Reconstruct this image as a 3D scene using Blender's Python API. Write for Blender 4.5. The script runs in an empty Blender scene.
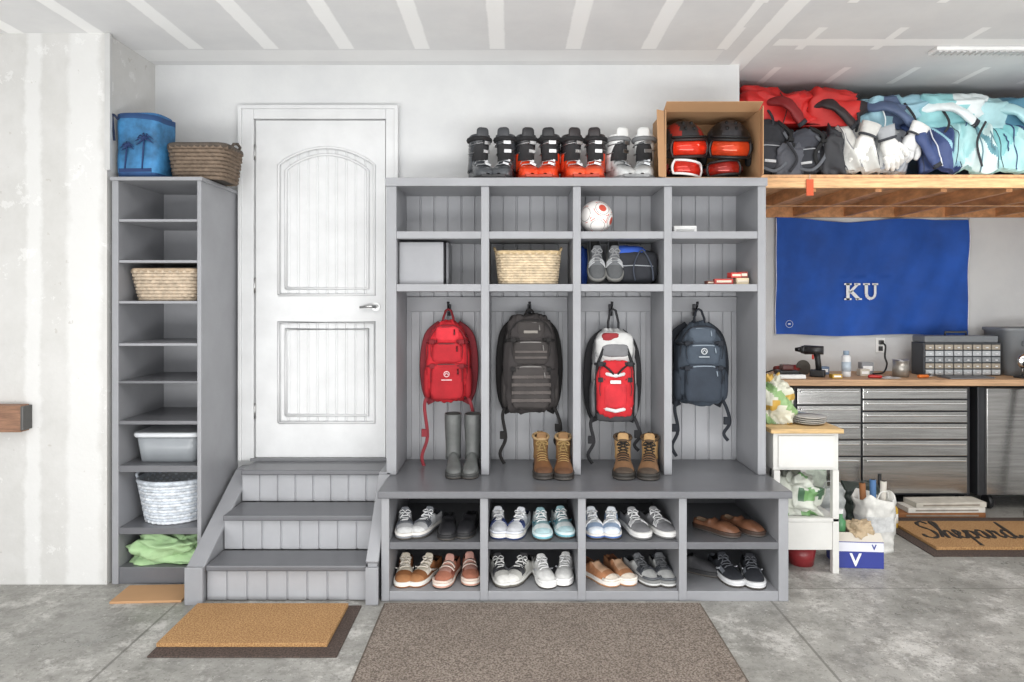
import bpy, bmesh, math, random
from mathutils import Vector, Matrix, noise
R=random.Random(7)
sc=bpy.context.scene
COL=sc.collection
try:
    sc.view_settings.view_transform='Standard'
    sc.view_settings.look='None'
except Exception: pass
pi=math.pi
# ------------------------------------------------------------------ materials
def lin(h):
    h=h.lstrip('#'); o=[]
    for i in (0,2,4):
        c=int(h[i:i+2],16)/255
        o.append(c/12.92 if c<=.04045 else ((c+.055)/1.055)**2.4)
    return (*o,1)
_M={}
def mth(nt,op,a,b=None,c=None):
    n=nt.nodes.new('ShaderNodeMath'); n.operation=op
    for i,v in enumerate((a,b,c)):
        if v is None: continue
        if isinstance(v,(int,float)): n.inputs[i].default_value=v
        else: nt.links.new(v,n.inputs[i])
    return n.outputs[0]
def mixc(nt,f,a,b):
    n=nt.nodes.new('ShaderNodeMix'); n.data_type='RGBA'
    for s,v in ((n.inputs[0],f),(n.inputs[6],a),(n.inputs[7],b)):
        if isinstance(v,(int,float,tuple)): s.default_value=v
        else: nt.links.new(v,s)
    return n.outputs[2]
def noi(nt,vec,scale,detail=4,rough=.6):
    n=nt.nodes.new('ShaderNodeTexNoise'); n.inputs['Scale'].default_value=scale
    n.inputs['Detail'].default_value=detail; n.inputs['Roughness'].default_value=rough
    nt.links.new(vec,n.inputs['Vector']); return n.outputs[0]
def ramp(nt,f,a,b):
    n=nt.nodes.new('ShaderNodeMapRange'); nt.links.new(f,n.inputs[0])
    n.inputs[1].default_value=a; n.inputs[2].default_value=b; return n.outputs[0]
def base(name):
    m=bpy.data.materials.new(name); m.use_nodes=True; nt=m.node_tree
    b=nt.nodes['Principled BSDF']; tc=nt.nodes.new('ShaderNodeTexCoord')
    return m,nt,b,tc.outputs['Object']
def bumpn(nt,b,h,st,dist=.01):
    n=nt.nodes.new('ShaderNodeBump'); n.inputs['Strength'].default_value=st; n.inputs['Distance'].default_value=dist
    nt.links.new(h,n.inputs['Height']); nt.links.new(n.outputs[0],b.inputs['Normal'])
def M(hexc,rough=.6,metal=0,var=.12,vs=12,bump=.15,bs=90,trans=0,stretch=None):
    k=(hexc,rough,metal,var,vs,bump,bs,trans,stretch)
    if k in _M: return _M[k]
    m,nt,b,v=base('mat_'+hexc.strip('#'))
    if stretch:
        mp=nt.nodes.new('ShaderNodeMapping'); mp.inputs['Scale'].default_value=stretch
        nt.links.new(v,mp.inputs[0]); v=mp.outputs[0]
    c=lin(hexc); b.inputs['Roughness'].default_value=rough; b.inputs['Metallic'].default_value=metal
    if trans: b.inputs['Transmission Weight'].default_value=trans
    n=noi(nt,v,vs)
    dk=tuple(x*(1-var*1.6) for x in c[:3])+(1,); lt=tuple(min(1,x*(1+var)) for x in c[:3])+(1,)
    nt.links.new(mixc(nt,ramp(nt,n,.3,.7),dk,lt),b.inputs['Base Color'])
    if bump: bumpn(nt,b,noi(nt,v,bs,2),bump,.004)
    _M[k]=m; return m
def cloth(h,r=.85): return M(h,r,0,.14,9,.5,160)
def plast(h,r=.35): return M(h,r,0,.04,6,0)
def metal(h,r=.3): return M(h,r,1,.06,20,.05,200)
def wood(h,st=(1,14,14)): return M(h,.6,0,.22,4,.2,40,0,st)
def paint(h,r=.42): return M(h,r,0,.05,5,.06,120)
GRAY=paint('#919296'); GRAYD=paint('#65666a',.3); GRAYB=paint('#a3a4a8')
# ------------------------------------------------------------------ geometry
class G:
    def __init__(s): s.bm=bmesh.new()
    def _new(s,vs,fs,m,sm):
        V=[s.bm.verts.new(v) for v in vs]; F=[]
        for f in fs:
            try:
                q=s.bm.faces.new([V[i] for i in f])
            except ValueError: continue
            q.material_index=m; q.smooth=sm; F.append(q)
        return V,F
    def box(s,x0,x1,y0,y1,z0,z1,m=0,bev=0,mx=None):
        vs=[Vector((x,y,z)) for x in (x0,x1) for y in (y0,y1) for z in (z0,z1)]
        if mx is not None: vs=[mx@v for v in vs]
        V,F=s._new(vs,[(0,1,3,2),(4,6,7,5),(0,4,5,1),(2,3,7,6),(0,2,6,4),(1,5,7,3)],m,False)
        if bev:
            es=list({e for f in F for e in f.edges})
            bmesh.ops.bevel(s.bm,geom=es,offset=bev,segments=2,profile=.6,affect='EDGES',clamp_overlap=True)
        return s
    def loft(s,secs,m=0,closed=True,caps=True,sm=True):
        n=len(secs[0]); vs=[Vector(p) for q in secs for p in q]; fs=[];ms=[]
        for i in range(len(secs)-1):
            for j in range(n if closed else n-1):
                k=(j+1)%n
                fs.append((i*n+j,i*n+k,(i+1)*n+k,(i+1)*n+j)); ms.append(m(i,j) if callable(m) else m)
        V=[s.bm.verts.new(v) for v in vs]
        for f,mm in zip(fs,ms):
            q=s.bm.faces.new([V[i] for i in f]); q.material_index=mm; q.smooth=sm
        if caps and closed:
            for st,i in ((0,0),((len(secs)-1)*n,len(secs)-2)):
                q=s.bm.faces.new([V[st+j] for j in range(n)]); q.material_index=(m(i,0) if callable(m) else m); q.smooth=False
        return s
    def tube(s,pts,r,n=8,m=0,closed=False,flat=1,caps=True,up=None):
        pts=[Vector(p) for p in pts]; L=len(pts); secs=[]; pn=None
        for i,p in enumerate(pts):
            if closed: t=pts[(i+1)%L]-pts[i-1]
            else: t=pts[min(i+1,L-1)]-pts[max(i-1,0)]
            if t.length<1e-9: t=Vector((0,0,1))
            t.normalize()
            if up is not None: a=Vector(up)
            elif pn is None: a=Vector((0,0,1)) if abs(t.z)<.9 else Vector((1,0,0))
            else: a=pn
            a=a-t*a.dot(t)
            if a.length<1e-5: a=Vector((0,1,0))-t*t.y
            a.normalize()
            b=t.cross(a); pn=a
            rr=r[i] if isinstance(r,(list,tuple)) else r
            secs.append([p+a*math.cos(2*pi*k/n)*rr*flat+b*math.sin(2*pi*k/n)*rr for k in range(n)])
        if closed: secs.append(secs[0]); caps=False
        s.loft(secs,m,True,caps); 
        if closed: bmesh.ops.remove_doubles(s.bm,verts=s.bm.verts[:],dist=1e-6)
        return s
    def cyl(s,p0,p1,r0,r1=None,n=20,m=0):
        return s.tube([p0,p1],[r0,r0 if r1 is None else r1],n,m)
    def puff(s,c,r,e=.7,m=0,seg=20,rng=12,fn=None,mf=None,e2=None,mx=None):
        c=Vector(c); e2=e2 or e; vs=[];fs=[]
        sp=lambda a,q: math.copysign(abs(a)**q,a)
        for i in range(rng+1):
            v=-pi/2+pi*i/rng
            for j in range(seg):
                u=2*pi*j/seg
                p=Vector((sp(math.cos(v),e)*sp(math.cos(u),e2),sp(math.cos(v),e)*sp(math.sin(u),e2),sp(math.sin(v),e)))
                if fn: p=fn(p)
                q=Vector((p.x*r[0],p.y*r[1],p.z*r[2]))
                if mx is not None: q=mx@q
                vs.append(q+c)
        for i in range(rng):
            for j in range(seg):
                fs.append((i*seg+j,i*seg+(j+1)%seg,(i+1)*seg+(j+1)%seg,(i+1)*seg+j))
        V=[s.bm.verts.new(v) for v in vs]
        for f in fs:
            q=s.bm.faces.new([V[i] for i in f]); q.smooth=True
            q.material_index=mf((q.calc_center_median()-c)) if mf else m
        bmesh.ops.remove_doubles(s.bm,verts=V,dist=1e-5)
        return s
    def prism(s,poly,a,b,axis='y',m=0,bev=0):
        n=len(poly)
        def P(u,v,w):
            return {'y':(u,w,v),'x':(w,u,v),'z':(u,v,w)}[axis]
        vs=[Vector(P(u,v,a)) for u,v in poly]+[Vector(P(u,v,b)) for u,v in poly]
        fs=[tuple(range(n)),tuple(range(2*n-1,n-1,-1))]+[(i,(i+1)%n,n+(i+1)%n,n+i) for i in range(n)]
        V,F=s._new(vs,fs,m,False)
        if bev:
            es=list({e for f in F for e in f.edges})
            bmesh.ops.bevel(s.bm,geom=es,offset=bev,segments=1,affect='EDGES',clamp_overlap=True)
        return s
    def bead(s,x0,x1,yf,yb,z0,z1,step=.08,m=0,gw=.012,gd=.008):
        pts=[(x0,yb),(x0,yf)]; n=max(1,round((x1-x0)/step)); st=(x1-x0)/n
        for i in range(1,n):
            x=x0+i*st; pts+=[(x-gw/2,yf),(x-gw*.2,yf+gd),(x+gw*.2,yf+gd),(x+gw/2,yf)]
        pts+=[(x1,yf),(x1,yb)]
        return s.prism(pts,z0,z1,'z',m)
    def make(s,name,mats,parent=None,loc=(0,0,0),rot=(0,0,0),**props):
        bm=s.bm; bmesh.ops.recalc_face_normals(bm,faces=bm.faces[:])
        me=bpy.data.meshes.new(name); bm.to_mesh(me); bm.free()
        for m in (mats if isinstance(mats,(list,tuple)) else [mats]): me.materials.append(m)
        o=bpy.data.objects.new(name,me); COL.objects.link(o)
        o.location=loc; o.rotation_euler=rot
        if parent: o.parent=parent
        for k,v in props.items(): o[k]=v
        return o
def thing(name,label,cat,loc=(0,0,0),rz=0,group=None,sc_=1):
    e=bpy.data.objects.new(name,None); COL.objects.link(e); e.empty_display_size=.05
    e.location=loc; e.rotation_euler=(0,0,rz); e.scale=(sc_,)*3
    e['label']=label; e['category']=cat
    if group: e['group']=group
    return e
def dup(t,loc,rz=None,label=None,sc_=None):
    def cp(o,par):
        c=o.copy(); COL.objects.link(c)
        if par: c.parent=par
        for ch in list(o.children): cp(ch,c)
        return c
    n=cp(t,None); n.location=loc
    if rz is not None: n.rotation_euler=(0,0,rz)
    if label: n['label']=label
    if sc_: n.scale=(sc_,)*3
    return n
def itp(t,tab):
    if t<=tab[0][0]: return tab[0][1]
    for (a,va),(b,vb) in zip(tab,tab[1:]):
        if t<=b:
            f=(t-a)/(b-a); return va+(vb-va)*f
    return tab[-1][1]
def smooth_path(pts,k=6):
    P=[Vector(p) for p in pts]; out=[]
    for i in range(len(P)-1):
        a=P[max(i-1,0)];b=P[i];c=P[i+1];d=P[min(i+2,len(P)-1)]
        for j in range(k):
            t=j/k; out.append(.5*((2*b)+(c-a)*t+(2*a-5*b+4*c-d)*t*t+(3*b-a-3*c+d)*t**3))
    out.append(P[-1]); return out
def tri(w): return abs((w%1.0)*2-1)
def textmesh(s,size,ext=.001,shear=0,bold=0):
    cu=bpy.data.curves.new('txt','FONT'); cu.body=s; cu.size=size; cu.extrude=ext; cu.shear=shear; cu.offset=bold
    cu.align_x='CENTER'; cu.align_y='CENTER'
    o=bpy.data.objects.new('txt',cu); COL.objects.link(o)
    bpy.context.view_layer.update()
    me=bpy.data.meshes.new_from_object(o.evaluated_get(bpy.context.evaluated_depsgraph_get()))
    bpy.data.objects.remove(o); return me
def text(s,size,m,parent,loc,rot,name='lettering',shear=0,bold=0,ext=.001):
    me=textmesh(s,size,ext,shear,bold); me.materials.clear(); me.materials.append(m)
    o=bpy.data.objects.new(name,me); COL.objects.link(o); o.location=loc; o.rotation_euler=rot; o.parent=parent
    return o
# ------------------------------------------------------------------ room
CZ=2.926
def wallmat(name,a,b,sc1=2.2):
    m,nt,bs,v=base(name); bs.inputs['Roughness'].default_value=.85
    nt.links.new(mixc(nt,ramp(nt,noi(nt,v,sc1,5),.4,.62),lin(a),lin(b)),bs.inputs['Base Color'])
    bumpn(nt,bs,noi(nt,v,38,3),.25,.004); return m
WALL=wallmat('painted_drywall','#cdcecf','#d5d6d6')
def leftmat():
    m,nt,bs,v=base('taped_drywall'); bs.inputs['Roughness'].default_value=.85
    sp=nt.nodes.new('ShaderNodeSeparateXYZ'); nt.links.new(v,sp.inputs[0])
    nx=mth(nt,'ADD',sp.outputs[0],mth(nt,'MULTIPLY',mth(nt,'SUBTRACT',noi(nt,v,5,6,.75),.5),.10))
    b1=ramp(nt,mth(nt,'ABSOLUTE',mth(nt,'ADD',nx,2.27)),.10,.07)
    b2=ramp(nt,mth(nt,'ABSOLUTE',mth(nt,'ADD',nx,2.54)),.05,.03)
    msk=mth(nt,'MAXIMUM',b1,b2)
    c=mixc(nt,ramp(nt,noi(nt,v,3,6,.7),.35,.65),lin('#c2c1be'),lin('#cdccca'))
    c=mixc(nt,mth(nt,'MULTIPLY',msk,.6),c,lin('#dededd'))
    s=mth(nt,'GREATER_THAN',noi(nt,v,16,3),.69); c=mixc(nt,mth(nt,'MULTIPLY',s,.35),c,lin('#a19b91'))
    n2=mth(nt,'GREATER_THAN',noi(nt,v,7,6,.8),.6); c=mixc(nt,mth(nt,'MULTIPLY',n2,.35),c,lin('#e8e8e7'))
    nt.links.new(c,bs.inputs['Base Color']); bumpn(nt,bs,noi(nt,v,30,3),.3,.004); return m
def ceilmat():
    m,nt,bs,v=base('taped_ceiling'); bs.inputs['Roughness'].default_value=.9
    sp=nt.nodes.new('ShaderNodeSeparateXYZ'); nt.links.new(v,sp.inputs[0]); X,Y=sp.outputs[0],sp.outputs[1]
    n=mth(nt,'MULTIPLY',mth(nt,'SUBTRACT',noi(nt,v,6,6,.75),.5),.022)
    xx=mth(nt,'ADD',X,n); yy=mth(nt,'ADD',Y,n)
    md=mth(nt,'ABSOLUTE',mth(nt,'SUBTRACT',mth(nt,'MODULO',mth(nt,'ADD',xx,42.5-.344+.2125),.425),.2125))
    left=mth(nt,'LESS_THAN',X,1.2)
    stl=mth(nt,'MULTIPLY',mth(nt,'MULTIPLY',ramp(nt,md,.046,.038),left),mth(nt,'LESS_THAN',yy,-.27))
    brk=mth(nt,'GREATER_THAN',mth(nt,'MODULO',mth(nt,'ADD',Y,20.1),.62),.3)
    str_=mth(nt,'MULTIPLY',mth(nt,'MULTIPLY',ramp(nt,md,.026,.02),mth(nt,'SUBTRACT',1,left)),brk)
    e=ramp(nt,mth(nt,'ABSOLUTE',mth(nt,'SUBTRACT',xx,1.36)),.055,.048)
    h=mth(nt,'MULTIPLY',mth(nt,'LESS_THAN',mth(nt,'ABSOLUTE',mth(nt,'ADD',yy,.16)),.09),left)
    h2=mth(nt,'MULTIPLY',mth(nt,'LESS_THAN',mth(nt,'ABSOLUTE',mth(nt,'ADD',yy,.37)),.05),mth(nt,'GREATER_THAN',X,1.45))
    a=mth(nt,'MAXIMUM',mth(nt,'MAXIMUM',stl,str_),mth(nt,'MAXIMUM',mth(nt,'MAXIMUM',e,mth(nt,'MULTIPLY',h,.45)),h2))
    c=mixc(nt,ramp(nt,noi(nt,v,3,5),.35,.65),lin('#d9d9da'),lin('#e1e1e1'))
    c=mixc(nt,mth(nt,'MULTIPLY',a,.9),c,lin('#f8f8f7'))
    nt.links.new(c,bs.inputs['Base Color']); bumpn(nt,bs,noi(nt,v,30,3),.2,.004); return m
def floormat():
    m,nt,bs,v=base('concrete')
    sp=nt.nodes.new('ShaderNodeSeparateXYZ'); nt.links.new(v,sp.inputs[0]); X,Y=sp.outputs[0],sp.outputs[1]
    a=noi(nt,v,1.6,8,.75); b=noi(nt,v,9,6,.8)
    c=mixc(nt,ramp(nt,a,.35,.65),lin('#868580'),lin('#adaba6'))
    c=mixc(nt,mth(nt,'MULTIPLY',ramp(nt,b,.46,.62),.65),c,lin('#716f6a'))
    c=mixc(nt,mth(nt,'MULTIPLY',ramp(nt,noi(nt,v,3.2,6,.85),.53,.62),.6),c,lin('#cbc9c5'))
    c=mixc(nt,mth(nt,'MULTIPLY',ramp(nt,noi(nt,v,5.5,7,.85),.56,.62),.4),c,lin('#66635e'))
    c=mixc(nt,mth(nt,'MULTIPLY',mth(nt,'GREATER_THAN',noi(nt,v,60,2),.62),.4),c,lin('#5f5c57'))
    c=mixc(nt,mth(nt,'MULTIPLY',mth(nt,'GREATER_THAN',noi(nt,v,24,3,.8),.64),.35),c,lin('#d8d6d2'))
    w=mth(nt,'MULTIPLY',mth(nt,'SUBTRACT',noi(nt,v,7,4),.5),.02)
    j1=mth(nt,'LESS_THAN',mth(nt,'ABSOLUTE',mth(nt,'ADD',X,1.67)),.006)
    j2=mth(nt,'LESS_THAN',mth(nt,'ABSOLUTE',mth(nt,'SUBTRACT',X,1.3)),.006)
    j2=mth(nt,'MAXIMUM',j2,mth(nt,'MULTIPLY',mth(nt,'LESS_THAN',mth(nt,'ABSOLUTE',mth(nt,'SUBTRACT',mth(nt,'ADD',Y,w),-.55)),.004),mth(nt,'GREATER_THAN',X,1.4)))
    J=mth(nt,'MAXIMUM',j1,j2)
    c=mixc(nt,mth(nt,'MULTIPLY',J,.6),c,lin('#55524d'))
    nt.links.new(c,bs.inputs['Base Color'])
    nt.links.new(ramp(nt,a,.2,.9),bs.inputs['Roughness'])
    bumpn(nt,bs,b,.2,.004); return m
def st(name,m,*boxes):
    g=G()
    for b in boxes: g.box(*b)
    return g.make(name,m,kind='structure')
st('floor',floormat(),(-4.4,4.5,-6.5,1.5,-.1,0))
st('ceiling',ceilmat(),(-4.4,4.5,-5.2,1.5,CZ,CZ+.1))
st('wall_back',WALL,(-2.15,1.37,0,.12,0,CZ))
st('wall_alcove',WALL,(1.25,4.5,1.35,1.5,0,CZ))
st('wall_alcove_side',WALL,(1.25,1.37,.12,1.35,0,CZ))
LW=leftmat()
st('wall_left',LW,(-4.4,-2.15,-.5,.12,0,CZ))
st('wall_side_left',WALL,(-4.4,-4.25,-5.2,-.5,0,CZ))
st('wall_side_right',WALL,(4.3,4.45,-5.2,1.35,0,CZ))
st('trim_1',paint('#c0c0bf'),(-2.158,-2.13,-.508,-.486,2.2,CZ-.001))
# door
WH=paint('#d5d6d7',.4)
g=G()
for x0,x1 in ((-1.635,-1.545),(-.755,-.68)):
    g.box(x0,x1,-.034,0,.55,2.674,0,.005); 
    xm=x0 if x0<-1 else x1-.022
    g.box(xm,xm+.022,-.048,-.03,.55,2.674,0,.004)
g.box(-1.545,-.755,-.034,0,2.594,2.674,0,.005); g.box(-1.62,-.695,-.048,-.03,2.652,2.674,0,.004)
g.make('trim_2',WH,kind='structure')
g=G()
x0,x1,zb,zt=-1.535,-.76,.567,2.586; px0,px1=-1.40,-.825
yf,yb=-.02,.0
g.box(x0,px0,yf,yb,zb,zt); g.box(px1,x1,yf,yb,zb,zt)
g.box(px0,px1,yf,yb,zb,.775); g.box(px0,px1,yf,yb,1.377,1.54)
arch=[(px0+(px1-px0)*i/16,2.32+.105*math.sin(pi*i/16)**.8) for i in range(17)]
g.prism([(px0,zt),]+[(a,b) for a,b in arch]+[(px1,zt)],yf,yb,'y')
g.bead(px0,px1,-.006,.0,.775,2.43,.06,0,.016,.005)
for loop in ([(px0,1.54)]+arch+[(px1,1.54)],[(px0,.775),(px0,1.377),(px1,1.377),(px1,.775)]):
    g.tube([(a,-.02,b) for a,b in loop]+[(loop[0][0],-.02,loop[0][1])],.009,6)
    cx=(px0+px1)/2; zz=[b for a,b in loop]; cz=(min(zz)+max(zz))/2
    k=[(cx+(a-cx)*.86,cz+(b-cz)*(.91 if len(loop)>5 else .86)) for a,b in loop]
    g.tube([(a,-.009,b) for a,b in k]+[(k[0][0],-.009,k[0][1])],.009,6)
door=g.make('door_1',WH,kind='structure')
CH=metal('#b9b9b8',.28)
g=G(); g.cyl((-.815,-.018,1.47),(-.815,-.028,1.47),.026,n=20); g.cyl((-.815,-.028,1.47),(-.815,-.06,1.47),.010,n=12)
g.tube([(-.807,-.06,1.47),(-.85,-.062,1.473),(-.905,-.058,1.466)],[.010,.009,.007],8)
g.make('door_handle',CH,parent=door,label='brushed metal lever handle')
for z in (.8,1.55,2.35):
    g=G(); g.cyl((-1.54,-.026,z),(-1.54,-.026,z+.09),.007,n=8); g.make('hinge',CH,parent=door)
st('trim_3',paint('#7e7f82'),(-1.56,-.74,-.05,0,.55,.565))
# ------------------------------------------------------------------ steps
t=thing('wooden_steps','gray painted three-tread wooden steps leading to white door','steps')
sx0,sx1=-1.53,-.725
for z,yf,ybk in ((.55,-.27,-.0),(.37,-.515,-.26),(.185,-.725,-.505)):
    G().box(sx0,sx1,yf,ybk,z-.03,z,0,.008).make('tread',GRAYD,t)
for z0,z1,y in ((.37,.52,-.245),(.185,.34,-.49),(0.005,.155,-.7)):
    G().bead(sx0,sx1,y,y+.02,z0,z1,.1).make('riser',GRAYB,t)
for a,b in ((-1.62,-1.53),(-.725,-.662)):
    prof=[(-.02,0),(-.735,0),(-.735,.16),(-.1,.5),(-.02,.5)] if a<-1 else [(-.02,0),(-.735,0),(-.735,.2),(-.40,.55),(-.02,.55)]
    G().prism(prof,a+.008,b-.008,'x').make('stringer',GRAY,t)
    g=G(); up=[prof[1],prof[2],prof[3],prof[4]]
    for (ya,za),(yb2,zb2) in zip(up[1:],up[2:]):
        dy,dz=yb2-ya,zb2-za; L=math.hypot(dy,dz); ny,nz=-dz/L*.02,dy/L*.02
        g.prism([(ya,za),(yb2,zb2),(yb2+ny,zb2+nz),(ya+ny,za+nz)],a,b,'x',0,.003)
    g.box(a,b,-.755,-.735,0,.185,0,.003)
    g.make('cap_rail',GRAY,t)
# ------------------------------------------------------------------ locker
t=thing('mudroom_locker','gray painted four-bay mudroom locker with bench and cubbies','locker')
UF=-.4; BF=-.71
UX=[-.685,-.147,.354,.851,1.385]; BX=[-.655,-.14,.35,.856,1.385]
yb=-.03
def part(name,m,*b,par=None,bev=.004):
    return G().box(*b,0,bev).make(name,m,par)
part('side_panel',GRAY,-.685,-.63,UF,-.002,.556,2.175,par=t); part('side_panel',GRAY,1.34,1.385,UF,-.002,.556,2.175,par=t)
for x in UX[1:4]: part('divider',GRAY,x-.022,x+.022,UF,yb,.556,2.13,par=t)
part('top_panel',GRAY,-.69,1.39,UF-.012,-.002,2.13,2.176,par=t)
ed=[-.63,-.169,-.125,.332,.376,.829,.873,1.34]
for i in range(4):
    a,b=ed[2*i],ed[2*i+1]
    for z in (1.885,1.597):
        part('shelf',GRAY,a,b,UF+.003,yb,z-.04,z,par=t,bev=.003)
    part('hook_rail',GRAY,a+.001,b-.001,yb-.018,yb-.001,1.44,1.53,par=t)
    for q in ((a+.001,a+.03),(b-.03,b-.001)):
        part('batten',GRAY,q[0],q[1],yb-.014,yb-.001,.57,1.44,par=t,bev=.002)
g=G().bead(-.63,1.34,yb,-.004,.556,2.13,.083); g.make('back_panel',GRAYB,t)
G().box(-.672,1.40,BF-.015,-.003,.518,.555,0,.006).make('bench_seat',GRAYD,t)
part('side_panel',GRAY,-.655,-.615,BF,-.003,0,.517,par=t); part('side_panel',GRAY,1.335,1.385,BF,-.003,0,.517,par=t)
for x in BX[1:4]: part('divider',GRAY,x-.02,x+.02,BF,yb,.0,.517,par=t)
be=[-.615,-.16,-.12,.33,.37,.836,.876,1.335]
for i in range(4):
    a,b=be[2*i],be[2*i+1]
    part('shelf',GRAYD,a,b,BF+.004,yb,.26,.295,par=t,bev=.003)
    part('bottom_shelf',GRAY,a,b,BF+.004,yb,.0,.05,par=t,bev=.003)
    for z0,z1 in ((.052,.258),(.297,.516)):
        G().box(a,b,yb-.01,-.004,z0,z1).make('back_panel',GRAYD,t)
HX=[-.374,.103,.586,1.086]; HZ=1.455
DK=metal('#3a3a3c',.35)
for x in HX:
    g=G(); g.box(x-.012,x+.012,yb-.024,yb-.018,HZ-.04,HZ+.03,0,.002)
    g.tube([(x,yb-.022,HZ),(x,yb-.06,HZ-.005),(x,yb-.085,HZ+.02),(x,yb-.09,HZ+.045)],[.006,.006,.006,.008],8)
    g.tube([(x,yb-.022,HZ-.02),(x,yb-.045,HZ-.035),(x,yb-.055,HZ-.02)],.005,8)
    g.make('coat_hook',DK,t)
tt=thing('storage_box','flat gray painted box standing in locker cubby','box',(-.44,-.2,1.597))
G().box(-.185,.06,-.14,.12,0,.235,0,.005).make('box_body',GRAY,tt); G().box(.07,.085,-.1,.12,0,.235,0,.003).make('box_lid',GRAYD,tt)
# ------------------------------------------------------------------ tall shelf
t=thing('shoe_shelf','tall narrow gray painted shelving tower beside the door','shelf')
TX0,TX1,TF=-2.125,-1.65,-.5; TZ=2.163
part('side_panel',GRAY,TX0,TX0+.035,TF,-.002,0,TZ,par=t); part('side_panel',GRAY,TX1-.022,TX1,TF,-.002,0,TZ,par=t)
part('top_panel',GRAY,TX0-.005,TX1+.01,TF-.012,-.002,TZ-.02,TZ,par=t)
part('back_panel',GRAYB,TX0+.035,TX1-.022,-.02,-.004,0,TZ-.02,par=t)
for z in [1.94,1.722,1.505,1.28,1.08,.868,.63,.30]:
    th=.014 if z>1 else .02
    if z<.7: th=.035
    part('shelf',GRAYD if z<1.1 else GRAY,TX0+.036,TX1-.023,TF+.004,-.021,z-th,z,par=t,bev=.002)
part('bottom_shelf',GRAYD,TX0+.036,TX1-.023,TF+.004,-.021,0,.09,par=t)
# ------------------------------------------------------------------ footwear
HWT=[(0,.012),(.02,.022),(.06,.03),(.15,.034),(.3,.0335),(.45,.036),(.6,.043),(.75,.047),(.87,.043),(.94,.034),(.98,.022),(1,.008)]
def fabric(c,r=.7): return M(c,r,0,.14,20,.3,120)
def make_sole(t,cs,L,W,sole,ctread='#4a4642',cmid=None):
    g=G(); ring=[]
    for tt_ in [0,.03,.08,.18,.32,.46,.6,.74,.86,.93,.97,1]: ring.append((-itp(tt_,HWT)*W*1.09-.002,L/2*1.015-tt_*L*1.03))
    ring+= [(-x,y) for x,y in ring[::-1]]
    def rg(k,z): return [(x*k,y*k,z) for x,y in ring]
    g.loft([rg(.96,0),rg(1,.005),rg(1,sole*.35),rg(.985,sole*.4),rg(1.0,sole*.6),rg(1.015,sole*.8),rg(.97,sole)],lambda i,j:1 if i<2 else (2 if i<4 else 0),True,True)
    g.make('sole',[M(cs,.6,0,.06,20,.1,100),M(ctread),M(cmid or cs,.6,0,.06,20,.1,100)],t)
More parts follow.
